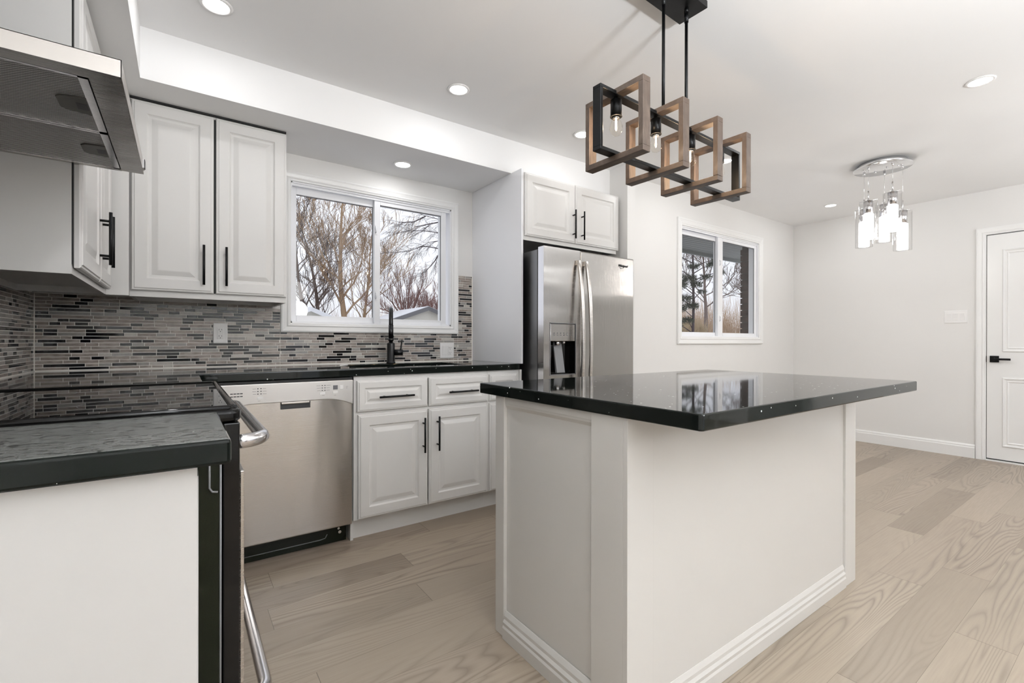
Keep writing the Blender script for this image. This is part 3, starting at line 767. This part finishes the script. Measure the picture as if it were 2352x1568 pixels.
# left door built around the dispenser opening
b = MB(); y0, y1 = FF, FF+.058
b.box(FL, DX0, y0, y1, .10, FT).box(DX1, XM-.003, y0, y1, .10, FT).box(DX0, DX1, y0, y1, DZ1, FT).box(DX0, DX1, y0, y1, .10, DZ0)
bm = bmesh.new(); me = bpy.data.meshes.new('tmp'); me.from_pydata(b.v, [], b.f); bm.from_mesh(me)
bmesh.ops.remove_doubles(bm, verts=bm.verts, dist=1e-5)
me2 = bpy.data.meshes.new('left_door'); bm.to_mesh(me2); bm.free(); me2.materials.append(M['fridge_steel'])
ld = bpy.data.objects.new('freezer_door', me2); COL.objects.link(ld); ld.parent = t
rd = MB().box(XM+.003, FR, y0, y1, .10, FT).build('fridge_door', 'fridge_steel', t, .008, seg=3)
MB().box(FL-.0006, FL+.012, y0+.001, y1-.001, .10, FT-.002).build('door_edge', 'steel_bright', ld)
for (x, par, nm) in ((2.750, ld, 'handle'), (2.822, rd, 'handle')):
    pts = []; za, zb = .50, 1.612
    for k in range(25):
        u = k/24; pts.append((x, FF-.012-.052*math.sin(PI*u)**.75, za+(zb-za)*u))
    MB().tube(pts, .0175, 4, flat=.62, upv=(1, 0, 0)).build(nm, 'steel', par, .002)
    for zz in (za, zb-.03): MB().box(x-.010, x+.010, FF-.014, FF, zz, zz+.03).build('handle_mount', 'steel', par)
# dispenser
dp = MB(); dp.box(DX0, DX0+.003, FF+.002, FF+.055, DZ0, DZ1).box(DX1-.003, DX1, FF+.002, FF+.055, DZ0, DZ1).box(DX0, DX1, FF+.052, FF+.056, DZ0, DZ1).box(DX0, DX1, FF+.002, FF+.055, DZ0, DZ0+.006)
d_ = dp.build('dispenser_recess', 'black_gloss', ld)
MB().box(DX0+.004, DX1-.004, FF+.001, FF+.035, 1.071, DZ1-.004).build('dispenser_panel', 'fridge_steel', ld, .002)
MB().prism([(FF+.012, DZ0+.01), (FF+.050, 1.065), (FF+.054, 1.065), (FF+.03, DZ0+.01)], 2.585, 2.655, 'x').build('paddle', 'plastic_grey', ld)
MB().cyl((2.60, FF+.028, 1.071), (2.60, FF+.028, 1.045), .016).build('nozzle', 'chrome', ld)
MB().cyl((2.66, FF+.030, 1.071), (2.66, FF+.030, 1.055), .010).build('nozzle', 'chrome', ld)
b = MB()
for k in range(6): b.box(2.545+k*.028, 2.557+k*.028, FF+.0003, FF+.002, 1.108, 1.112).box(2.547+k*.028, 2.553+k*.028, FF+.0003, FF+.002, 1.120, 1.126)
b.build('button_marks', 'print_grey', ld)
MB().rings(DX0-.006, DX1+.006, DZ0-.006, DZ1+.006, [(0, -.002), (.004, -.003), (.006, -.001)], -.0002).build('tmp', 'steel', None) if False else None
fr_ = MB()
for (a0, a1, c0, c1) in ((DX0-.005, DX0+.001, DZ0-.005, DZ1+.005), (DX1-.001, DX1+.005, DZ0-.005, DZ1+.005), (DX0-.005, DX1+.005, DZ1-.001, DZ1+.004), (DX0-.005, DX1+.005, DZ0-.005, DZ0+.001)):
    fr_.box(a0, a1, FF-.002, FF+.003, c0, c1)
fr_.build('dispenser_trim', 'fridge_side', ld)
# badge lettering
fc = bpy.data.curves.new('brand_badge', 'FONT'); fc.body = 'Whirlpool'; fc.size = .024; fc.extrude = .0012; fc.shear = .35; fc.offset = .0004
fo = bpy.data.objects.new('brand_badge', fc); COL.objects.link(fo); fo.parent = rd; fo.location = (3.155, FF-.0012, 1.612); fo.rotation_euler = (PI/2, 0, 0)
fc.materials.append(M['black_metal'])
bpy.context.view_layer.update()
me_ = bpy.data.meshes.new_from_object(fo.evaluated_get(bpy.context.evaluated_depsgraph_get())); mw_ = fo.location.copy()
bpy.data.objects.remove(fo); me_.name = 'brand_badge'; fo = bpy.data.objects.new('brand_badge', me_); COL.objects.link(fo); fo.parent = rd; fo.location = mw_; fo.rotation_euler = (PI/2, 0, 0)
fo['label'] = 'small dark script lettering on the door'
sw = MB().tube([(3.170, FF-.0015, 1.607), (3.188, FF-.0015, 1.600), (3.214, FF-.0015, 1.606), (3.205, FF-.0015, 1.612)], .0014, 6).build('badge_swoosh', 'black_metal', rd)

# ------------------------------------------------------------------ island
IL, IR, IF, IN = 1.530, 3.056, -1.677, -2.303
ITZ, IBZ = .9094, .8700
t = thing('kitchen_island', 'white panelled island base standing on the floor under its black stone top', 'island', (0, 0, 0))
B(IL+.014, IR-.012, IN+.028, IF-.004, .0, IBZ-.001).build('island_body', 'island_paint', t)
b = MB()  # left face frame
b.box(IL, IL+.014, -1.731, IF, 0, IBZ-.001).box(IL, IL+.014, IN+.016, -2.170, 0, IBZ-.001)
b.box(IL+.004, IL+.014, -2.170, -1.731, .845, IBZ-.001)
b.build('side_frame', 'island_paint', t, .0012)
# cove strip at the top of the recess and moulded base
MB().prism([(IL+.014, .845), (IL+.004, .852), (IL+.006, .838), (IL+.014, .826)], -2.170, -1.731, 'y').build('top_moulding', 'island_paint', t)
def bmould(f, t=.016, h=.095): return [(0, 0), (t, 0), (t, h*.42), (t-.003, h*.50), (t-.002, h*.62), (t-.007, h*.72), (t-.007, h*.84), (t-.013, h), (0, h)]
MB().prism([(IL+.012-a*1.25, z) for a, z in bmould(0)], -2.300, -1.733, 'y').build('base_moulding', 'island_paint', t, .0008)
# near face: corner post, recessed panel, right post
MB().box(IL, 1.637, IN, IN+.016, 0, IBZ-.001).build('corner_board', 'island_paint', t, .001)
MB().box(1.637, 2.944, IN+.006, IN+.028, 0, IBZ-.001).build('back_panel', 'island_paint', t)
MB().box(2.944, IR, IN-.004, IN+.045, 0, IBZ-.001).build('end_post', 'island_paint', t, .001)
MB().prism([(IN+.008-a*1.0, z) for a, z in bmould(0)], 1.60, 2.943, 'x').build('base_moulding', 'island_paint', t, .0008)
MB().prism([(IN+.006-a, IBZ-.001-z) for a, z in ((0, 0), (.006, 0), (.004, .014), (0, .024))], 1.637, 2.943, 'x').build('top_moulding', 'island_paint', t)
c_ = .009
X0, X1, Y0, Y1 = 1.520, 3.054, -2.5225, -1.579
ct = MB().prism([(X0, Y1), (X0, Y0+c_), (X0+c_*.3, Y0+c_*.3), (X0+c_, Y0), (X1-c_, Y0), (X1-c_*.3, Y0+c_*.3), (X1, Y0+c_), (X1, Y1)], IBZ, ITZ, 'z')
ct = ct.build('countertop', 'quartz', None, .004, seg=3); tag(ct, 'large speckled black stone top on the white island', 'worktop')

# ------------------------------------------------------------------ recessed lights
def pot(x, y, z, label, w_=1.0, r=.046):
    t = thing('recessed_light', label, 'ceiling light', (x, y, z), 0, 'recessed ceiling lights')
    MB().lathe([(r+.014, 0), (r+.013, -.004), (r+.004, -.0065), (r, -.004), (r, 0)]).build('trim_ring', 'plate_plastic', t)
    MB().lathe([(.0, -.0032), (r, -.0032), (r, -.001), (.0, -.001)]).build('lens', 'pot_lens', t)
    ld_ = bpy.data.lights.new('lamp', 'AREA'); ld_.shape = 'DISK'; ld_.size = 2*r*.95; ld_.energy = POT_W*w_; ld_.color = (.985, .985, 1)
    lo = bpy.data.objects.new('lamp', ld_); COL.objects.link(lo); lo.parent = t; lo.location = (0, 0, -.0075); lo.visible_camera = False
    return t
HC = H-.0005
pot(.694, -.864, HC, 'round recessed light at the upper left, nearest the left soffit corner', .32)
pot(1.809, -.879, HC, 'round recessed light in the ceiling out from the window soffit', .45)
pot(2.745, -.872, HC, 'round recessed light glimpsed left of the wooden frame pendant', .25)
pot(1.749, -.242, SZ-.0005, 'round recessed light in the lowered soffit over the kitchen window', .3)
pot(3.943, -1.171, HC, 'recessed light glimpsed through the far end of the frame pendant')
pot(5.906, -1.155, HC, 'small distant recessed light left of the glass cylinder lamp', .6)
pot(4.003, -2.547, HC, 'recessed light at the upper right of the ceiling')
for (x, y, w_) in ((1.08, -1.95, 1.9),):  # unseen light added to brighten the aisle and base cabinets
    pot(x, y, HC, 'extra recessed light added over the aisle, out of view', w_)

# ------------------------------------------------------------------ unseen fill lights added behind the viewpoint, standing in for flash
for (x, y), e_, lab in (((1.7, -4.2), FILL_UP_W[0], 'added fill light shaped as a floor uplighter, unseen behind the viewpoint at left'), ((4.9, -4.5), FILL_UP_W[1], 'added fill light shaped as a floor uplighter, unseen at the right rear')):
    t = thing('fill_uplight', lab, 'fill light', (x, y, 0))
    MB().lathe([(.14, 0), (.14, .015), (.02, .03)]).build('base', 'plate_plastic', t)
    MB().cyl((0, 0, .025), (0, 0, 1.44), .012).build('pole', 'plate_plastic', t)
    MB().lathe([(.02, 1.43), (.12, 1.47), (.20, 1.55), (.205, 1.55), (.125, 1.465), (.02, 1.42)]).build('lamp_shade', 'plate_plastic', t)
    la = bpy.data.lights.new('lamp', 'AREA'); la.shape = 'DISK'; la.size = .34; la.energy = e_; la.color = (.93, .965, 1)
    lo = bpy.data.objects.new('lamp', la); COL.objects.link(lo); lo.parent = t; lo.location = (0, 0, 1.548); lo.rotation_euler = (PI, 0, 0)
t = thing('fill_globe', 'added fill light shaped as a white globe, unseen behind the viewpoint', 'pendant light', (2.1, -4.9, 0))
MB().lathe([(.05, H-.001), (.05, H-.02), (.008, H-.03), (.008, 2.02)]).build('stem', 'plate_plastic', t)
MB().lathe([(.0, 1.72), (.075, 1.74), (.13, 1.79), (.15, 1.87), (.13, 1.95), (.075, 2.0), (.02, 2.02), (.0, 2.02)]).build('globe', 'pot_lens', t).visible_shadow = True
la = bpy.data.lights.new('lamp', 'POINT'); la.energy = FILL_GLOBE_W; la.color = (.95, .975, 1); la.shadow_soft_size = .155
lo = bpy.data.objects.new('lamp', la); COL.objects.link(lo); lo.parent = t; lo.location = (0, 0, 1.56)

# ------------------------------------------------------------------ wooden frame pendant
t = thing('linear_pendant', 'black bar pendant with four open wooden frames and bulbs over the island', 'pendant light', (2.15, -1.987, 0), math.radians(2.1))
MB().box(-.135, .153, -.063, .063, H-.030, H-.001).build('canopy', 'black_metal', t, .0015)
MB().cyl((.085, -.012, H-.03), (.085, -.012, H-.048), .006).build('canopy_screw', 'black_metal', t)
BT, BB_, UL, UR = 1.936, 1.716, -.430, .512
for x in (-.053, .103):
    MB().cyl((x, 0, BT), (x, 0, H-.028), .0062).cyl((x, 0, H-.075), (x, 0, H-.028), .0085).cyl((x, 0, BT), (x, 0, BT+.02), .009).build('hanging_rod', 'black_metal', t)
hw, th_ = .0175, .012
bm_ = MB().box(UL, UR, -hw, hw, BT-th_, BT).box(UL, UR, -hw, hw, BB_, BB_+th_).box(UL, UL+th_, -hw, hw, BB_+th_, BT-th_).box(UR-th_, UR, -hw, hw, BB_+th_, BT-th_)
bm_.build('bar_frame', 'black_metal', t, .001)
FT_, FBt, fv, fw_ = 1.945, 1.697, .128, .0195
def wood_frame():
    tt = .019
    return MB().box(-fw_, fw_, -fv, fv, FT_-tt, FT_).box(-fw_, fw_, -fv, fv, FBt, FBt+tt).box(-fw_, fw_, -fv, -fv+tt, FBt+tt, FT_-tt).box(-fw_, fw_, fv-tt, fv, FBt+tt, FT_-tt)
bulb_prof = [(.0125, .0), (.013, -.008), (.0165, -.018), (.0215, -.034), (.0225, -.044), (.0205, -.055), (.0145, -.064), (.006, -.0685), (.0, -.069)]
for i, u in enumerate((-.330, -.100, .134, .362)):
    wood_frame().build('wooden_frame', 'barn_wood', t, .0012, loc=(u, 0, 0))
    sk = MB().cyl((u, 0, BT-th_-.010), (u, 0, BT-th_-.066), .0195).cyl((u, 0, BT-th_), (u, 0, BT-th_-.012), .008).cyl((u, 0, BT-th_-.066), (u, 0, BT-th_-.068), .021).build('lamp_socket', 'black_metal', t)
    z = BT-th_-.066
    bu = MB().lathe(bulb_prof, (u, 0, z)).build('bulb', 'bulb_glass', t)
    MB().cyl((u, 0, z), (u, 0, z-.010), .0118).build('bulb_base', 'steel_bright', bu)
    MB().tube([(u-.003, 0, z-.010), (u-.004, 0, z-.045), (u, 0, z-.050), (u+.004, 0, z-.045), (u+.003, 0, z-.010)], .0009, 6).build('filament', 'filament', bu)
    pl = bpy.data.lights.new('lamp', 'POINT'); pl.energy = 1.7; pl.color = (1, .72, .46); pl.shadow_soft_size = .006
    po = bpy.data.objects.new('lamp', pl); COL.objects.link(po); po.parent = t; po.location = (u, 0, z-.032)

# ------------------------------------------------------------------ cylinder cluster lamp in the dining area
t = thing('cluster_pendant', 'chrome plate lamp with five hanging glass cylinders in the dining corner', 'pendant light', (4.975, -1.848, 0))
MB().lathe([(.150, H-.001), (.155, H-.012), (.155, H-.034)]).build('mount', 'chrome', t)
MB().lathe([(.0, 2.402), (.183, 2.402), (.186, 2.405), (.183, 2.409), (.0, 2.409)]).build('plate', 'chrome', t)
for (x, y) in ((-.07, .10), (.05, .06), (-.01, -.03), (.02, -.09)):
    MB().lathe([(.0, -.008), (.006, -.007), (.008, 0)], (x, y, 2.402), 12).build('plate_screw', 'chrome', t)
for (X_, Y_, z0, lab) in ((4.981, -1.728, 2.117, ''), (4.87, -1.79, 2.150, ''), (5.101, -1.824, 2.157, ''), (4.904, -1.93, 2.190, ''), (5.028, -1.957, 2.064, '')):
    x, y = X_-4.975, Y_+1.848
    g = MB().lathe([(.055, z0-.300), (.055, z0-.012), (.0575, z0-.012), (.0575, z0-.300), (.055, z0-.300)], (x, y, 0), 32).build('glass_cylinder', 'clear_glass', t)
    MB().cyl((x, y, z0-.105), (x, y, z0-.004), .030).cyl((x, y, z0-.004), (x, y, z0+.004), .010).build('cap', 'steel_bright', g)
    MB().cyl((x-.06, y, z0), (x+.06, y, z0), .0022, seg=8).cyl((x, y-.06, z0), (x, y+.06, z0), .0022, seg=8).build('spider', 'chrome', g)
    MB().cyl((x, y, z0-.295), (x, y, z0-.105), .034, seg=28).build('crystal_rod', 'crystal_lit', g)
    MB().cyl((x, y, z0), (x, y, z0+.075), .0050, seg=10).cyl((x, y, 2.384), (x, y, 2.402), .008, seg=10).cyl((x, y, z0+.07), (x, y, 2.39), .0014, seg=8).build('cable', 'chrome', g)
    pl = bpy.data.lights.new('lamp', 'POINT'); pl.energy = 3.0; pl.color = (1, .96, .92); pl.shadow_soft_size = .03
    po = bpy.data.objects.new('lamp', pl); COL.objects.link(po); po.parent = t; po.location = (x, y, z0-.325)

# ------------------------------------------------------------------ outdoors
struct(B(-40, 60, .6, 70, -.6, -.5).build('ground', 'lawn'))
struct(B(-1, XR+.2, .185, .60, -.6, -.05).build('foundation', 'mortar'))
# boarded eave over the dining window, brick pier beside it
ev = MB(); x = 3.6
while x < 7.4:
    ev.box(x, x+.092, YD+.11, .33, 2.205, 2.220); x += .104
e_ = ev.build('eave', 'soffit_board'); tag(e_, 'grey boarded eave seen through the top of the dining window', 'eave')
MB().box(3.6, 7.4, .33, .36, 2.165, 2.34).build('fascia', 'soffit_board', e_); MB().box(3.6, 7.4, YD+.19, .33, 2.222, 2.24).build('backing', 'print_grey', e_)
bp = MB(); z = -.5; k = 0
while z < 2.12:
    for j in range(1): bp.box(5.985, 6.53, YD+.11, -.185, z, z+.062)
    z += .072; k += 1
b_ = bp.build('brick_pier', 'brick'); tag(b_, 'dark brick pier beside the right pane of the dining window', 'pier')
MB().box(5.997, 6.53, YD+.11, -.200, -.5, 2.19).build('mortar_core', 'mortar_dark', b_)

def gable_house(name, label, ax, y, apex_z, half, slope, dep, wall_m, roof_m, trim_m, over=.35):
    t = thing(name, label, 'building', (ax, y, -.5)); ez = apex_z+.5-half*slope
    MB().prism([(-half+.3, 0), (half-.3, 0), (half-.3, ez+.3*slope-.08), (0, apex_z+.5-.10), (-half+.3, ez+.3*slope-.08)], .25, dep, 'y').build('walls', wall_m, t)
    for s in (-1, 1):
        MB().prism([(0, apex_z+.5), (s*half, ez), (s*half, ez-.10), (0, apex_z+.5-.10)], 0, dep+.2, 'y').build('roof_slope', roof_m, t)
        MB().prism([(0, apex_z+.5-.02), (s*half, ez-.02), (s*half, ez-.24), (0, apex_z+.5-.24)], -.04, .0, 'y').build('verge_board', trim_m, t)
    return t
gable_house('garage', 'small pale garage with snowy gable roof at the lower left of the kitchen window', 5.90, 22, 2.80, 2.55, .42, 3, 'outdoor_siding', 'white_roofing', 'white_roofing')
gable_house('bungalow', 'cream house gable with grey verge at the lower right of the kitchen window', 11.45, 20, 2.95, 2.9, .36, 4, 'outdoor_siding', 'white_roofing', 'grey_shingle')

def grow(mb, rng, p, d, length, r, depth, spread=.55, droop=.0, up_=.12, seg=3, minr=.006, kids=(2, 3), wob=.16, shrink=.74):
    n_ = 4; pts = [p.copy()]; rs = [r]; dd = d.normalized()
    for i in range(n_):
        dd = (dd + Vector((rng.uniform(-wob, wob), rng.uniform(-wob, wob), rng.uniform(-wob, wob)+up_*.3-droop*.3))).normalized()
        p = p+dd*(length/n_); pts.append(p.copy()); rs.append(max(minr, r*(1-.38*(i+1)/n_)))
    mb.tube(pts, rs, seg if r < .05 else 6, caps=False)
    if depth == 0: return
    for i in range(1, n_+1):
        k_ = rng.randint(*kids) if i == n_ else (1 if rng.random() < .75 else 0)
        for j in range(k_):
            ax = Vector((rng.uniform(-1, 1), rng.uniform(-1, 1), rng.uniform(-1, 1))).normalized()
            nd = (dd + ax*spread*rng.uniform(.6, 1.35) + Vector((0, 0, up_-droop))).normalized()
            grow(mb, rng, pts[i], nd, length*shrink*rng.uniform(.75, 1.12), rs[i]*rng.uniform(.38, .58), depth-1, spread, droop, up_, seg, minr, kids, wob, shrink)
def bare_tree(name, label, base, h, r, seed, mat, depth=5, lean=(0, 0), trunk=.33, group='bare winter trees', **k):
    rng = random.Random(seed); mb = MB(); b0 = Vector(base)
    grow(mb, rng, b0, Vector((lean[0], lean[1], 1)), h*trunk, r, depth, **k)
    o = mb.build(name, mat); return tag(o, label, 'tree', group)
def leader_tree(name, label, base, h, r, seed, mat, lean=0, lat=26, ang=.75, start=.22, llen=.42, fork=None, sub=3, group='bare winter trees', tw=.011):
    """bare tree with one leading stem and rising side limbs"""
    rng = random.Random(seed); mb = MB(); p = Vector(base); pts = [p.copy()]; n_ = 14; d = Vector((lean, 0, 1)).normalized()
    for i in range(n_):
        d = (d+Vector((rng.uniform(-.07, .07), rng.uniform(-.07, .07), .05))).normalized(); p = p+d*(h/n_); pts.append(p.copy())
    rs = [max(.015, r*(1-.93*(i/n_)**.8)) for i in range(n_+1)]; mb.tube(pts, rs, 7, caps=False)
    for k in range(lat):
        u = start+(1-start)*((k+rng.random())/lat); i = min(n_-1, int(u*n_)); a = pts[i].lerp(pts[i+1], u*n_-i)
        az = rng.uniform(0, 2*PI); up__ = rng.uniform(.55, 1.35)/ang*.75
        dd = Vector((math.cos(az), math.sin(az), up__)).normalized()
        L_ = h*llen*(1.12-u)*rng.uniform(.7, 1.15)+.4; grow(mb, rng, a, dd, L_*.62, max(.018, rs[i]*rng.uniform(.34, .5)), sub, .62, .0, .22, 3, tw, (2, 2), .17, .66)
    o = mb.build(name, mat); return tag(o, label, 'tree', group)
leader_tree('bare_tree', 'tall tan-trunked bare tree in the middle of the left kitchen window pane', (8.85, 26, -.5), 12.5, .24, 3, 'bark_tan', -.02, 24)
leader_tree('bare_tree', 'broad grey bare tree left of the tan-trunked one', (7.85, 28, -.5), 9.0, .22, 8, 'bark_grey', .0, 18, 1.0)
leader_tree('bare_tree', 'leaning dark bare tree behind the snowy garage roof', (6.95, 27, -.5), 11.0, .17, 21, 'bark_grey', -.10, 20, .8)
leader_tree('bare_tree', 'slender bare tree beside the kitchen window mullion', (9.75, 26, -.5), 9.5, .15, 5, 'bark_tan', .04, 20, .8)
def dome_tree(name, label, base, rad, hgt, seed, mat, stems=26):
    rng = random.Random(seed); mb = MB(); b0 = Vector(base)
    mb.tube([Vector((b0.x, b0.y, -.55)), b0], [.2, .15], 7, caps=False)
    for k in range(stems):
        az = rng.uniform(0, 2*PI); el = rng.uniform(.25, 1.5); d = Vector((math.cos(az)*math.cos(el), math.sin(az)*math.cos(el), math.sin(el)))
        tip = b0+Vector((d.x*rad, d.y*rad, d.z*hgt))*rng.uniform(.85, 1.02); mid = b0.lerp(tip, .5)+Vector((rng.uniform(-.25, .25), rng.uniform(-.2, .2), .25))
        pts = [b0, b0.lerp(mid, .5)+Vector((rng.uniform(-.12, .12), 0, .05)), mid, mid.lerp(tip, .5), tip]
        mb.tube(pts, [.06, .042, .03, .018, .008], 4, caps=False)
        for i in range(1, 5):
            for _ in range(3 if i > 1 else 1):
                a = pts[i-1].lerp(pts[i], rng.random()); grow(mb, rng, a, d+Vector((rng.uniform(-.7, .7), rng.uniform(-.5, .5), rng.uniform(-.1, .8))), rng.uniform(.35, .75), .012, 2, .5, 0, .3, 3, .0055, (1, 2), .15, .7)
    o = mb.build(name, mat); return tag(o, label, 'tree', 'bare winter trees')
dome_tree('bare_tree', 'rounded reddish twiggy tree above the cream gable in the right kitchen pane', (12.3, 25, 2.1), 3.0, 3.3, 12, 'twig_red')
dome_tree('bare_tree', 'second lower reddish twiggy tree at the right edge of the kitchen window', (15.0, 26.5, 1.6), 2.3, 2.9, 44, 'twig_red', 18)
# overhanging boughs from a tree standing right of the kitchen window view
rng = random.Random(77); mb = MB()
mb.tube([(7.6, 7.2, -.5), (7.55, 7.2, 2), (7.5, 7.1, 4), (7.4, 7.0, 5.4)], [.17, .15, .13, .08], 8)
for bi, pts in enumerate(([(7.45, 7.0, 4.1), (6.4, 7, 4.12), (5.65, 7, 3.98), (5.2, 7, 4.02), (4.75, 7, 4.12)], [(5.25, 7, 4.0), (4.95, 7, 3.82), (4.6, 7, 3.76)],
            [(7.45, 7.0, 3.7), (6.4, 7.05, 3.75), (5.62, 7, 3.66), (5.2, 7, 3.66), (4.8, 7, 3.60), (4.35, 7, 3.42)],
            [(7.5, 7, 3.2), (6.3, 7, 3.35), (5.62, 7, 3.28), (5.2, 7, 3.30), (4.85, 7, 3.14), (4.6, 7.0, 3.08), (4.3, 7, 3.05)],
            [(7.5, 7, 3.1), (6.4, 7, 3.5), (5.62, 6.9, 3.46), (5.3, 6.9, 3.38), (5.0, 6.9, 3.2)],
            [(5.64, 7, 3.20), (5.5, 7, 2.98), (5.35, 7, 2.80), (5.2, 7, 2.66)], [(5.62, 7, 3.92), (5.3, 7, 3.82), (5.0, 7, 3.72)])):
    pts = [Vector(p) for p in pts]; n_ = len(pts)
    mb.tube(pts, [max(.004, .016*(1-i/n_)) for i in range(n_)], 4, caps=False)
    for i in range(1, n_):
        for _ in range(4):
            a = pts[i-1].lerp(pts[i], rng.random()); d = (pts[i]-pts[i-1]).normalized()
            if a.x < 6.3: grow(mb, rng, a, d+Vector((rng.uniform(-.3, .3), rng.uniform(-.4, .4), rng.uniform(-.8, .6))), rng.uniform(.16, .36), .0042, 2, .5, .10, 0, 3, .0018, (1, 2))
o = mb.build('overhanging_tree', 'bark_dark'); tag(o, 'dark drooping bare boughs reaching in across the right kitchen pane', 'tree')

# thickets far behind
def thicket(name, label, x0, x1, y0, y1, z0, hmin, hmax, n_, mat, seed, r=.02, lean=.3):
    rng = random.Random(seed); mb = MB()
    for _ in range(n_):
        x, y = rng.uniform(x0, x1), rng.uniform(y0, y1); h_ = rng.uniform(hmin, hmax)
        p = Vector((x, y, z0)); q = p+Vector((rng.uniform(-lean, lean)*h_*.5, rng.uniform(-.2, .2), h_*.55)); e = q+Vector((rng.uniform(-lean, lean)*h_*.7, rng.uniform(-.2, .2), h_*.45))
        mb.tube([p, q, e], [r, r*.7, r*.25], 3, caps=False)
        for _ in range(3):
            a = p.lerp(q, rng.uniform(.4, 1)); mb.tube([a, a+Vector((rng.uniform(-.5, .5)*h_*.4, rng.uniform(-.2, .2), h_*.3))], [r*.5, r*.2], 3, caps=False)
    o = mb.build(name, mat); return tag(o, label, 'bushes', None, 'stuff')
thicket('brushwood', 'tan winter brushwood low behind the trees outside the kitchen window', 4, 19, 29, 33, -.5, 2.6, 4.6, 700, 'brush_tan', 3, .014)
thicket('brushwood', 'tan brushwood low outside the dining window', 14, 36, 14, 18, -.5, 2.8, 5.2, 2200, 'brush_tan', 6, .012)
thicket('dry_grass', 'clump of tall dry ornamental grass at the lower left of the dining window', 14.9, 16.2, 6.6, 7.4, 1.1, .3, .85, 700, 'dry_stalk', 9, .009, .55)
struct(MB().prism([(8, -.5), (11, 1.18), (30, 1.42), (40, 1.42), (40, -.5)], 5.5, 12.5, 'y').build('snowy_bank', 'snow'))
leader_tree('bare_tree', 'bare tree in the left pane of the dining window', (20.6, 9.4, 1.2), 5.6, .11, 31, 'bark_grey', .03, 18, .8, tw=.008)
leader_tree('bare_tree', 'thin bare tree in the right pane of the dining window', (26.2, 10.4, 1.2), 6.0, .09, 15, 'bark_grey', -.12, 20, 1.3, tw=.008)
# evergreen with clumped foliage
rng = random.Random(5); mb = MB(); tr = Vector((12.15, 4.55, -.5))
mb.tube([tr, tr+Vector((.1, 0, 2.6)), tr+Vector((.05, 0, 4.2)), tr+Vector((.2, 0, 5.6))], [.05, .035, .025, .012], 8)
def clump(c, r):
    for m_ in range(int(2600*r*r*8)):
        u = Vector((rng.gauss(0, 1), rng.gauss(0, 1), rng.gauss(0, 1))).normalized(); e = c+Vector((u.x, u.y, u.z*.7))*r*rng.uniform(.2, 1)
        v_ = u.orthogonal().normalized()*.011; w_ = (u+Vector((0, 0, .3)))*.055; mb.add([e-v_, e+v_, e+w_], [(0, 1, 2)], 1)
for (dx, dz, r) in ((-.35, 2.5, .22), (-.15, 2.75, .2), (.05, 2.55, .17), (-.45, 2.05, .2), (-.1, 2.15, .17), (-.4, 3.15, .25), (-.1, 3.3, .22), (.15, 3.15, .17), (.38, 3.35, .15), (-.5, 3.6, .2), (.05, 3.65, .16), (.55, 3.7, .15), (.75, 3.5, .14), (-.3, 1.75, .13), (.7, 3.85, .14), (.3, 2.95, .11), (-.5, 2.8, .2), (-.6, 4.0, .22)):
    c = tr+Vector((dx*.81+rng.uniform(-.05, .05), -dx*.58, dz+.0)); clump(c, r); q = tr+Vector((.05, 0, dz-.25)); mb.tube([q, q.lerp(c, .5)+Vector((0, 0, .04)), c], [.016, .012, .006], 4)
o = mb.build('evergreen_tree', ['bark_dark', 'needle']); tag(o, 'dark clumpy evergreen at the left edge of the dining window', 'tree')
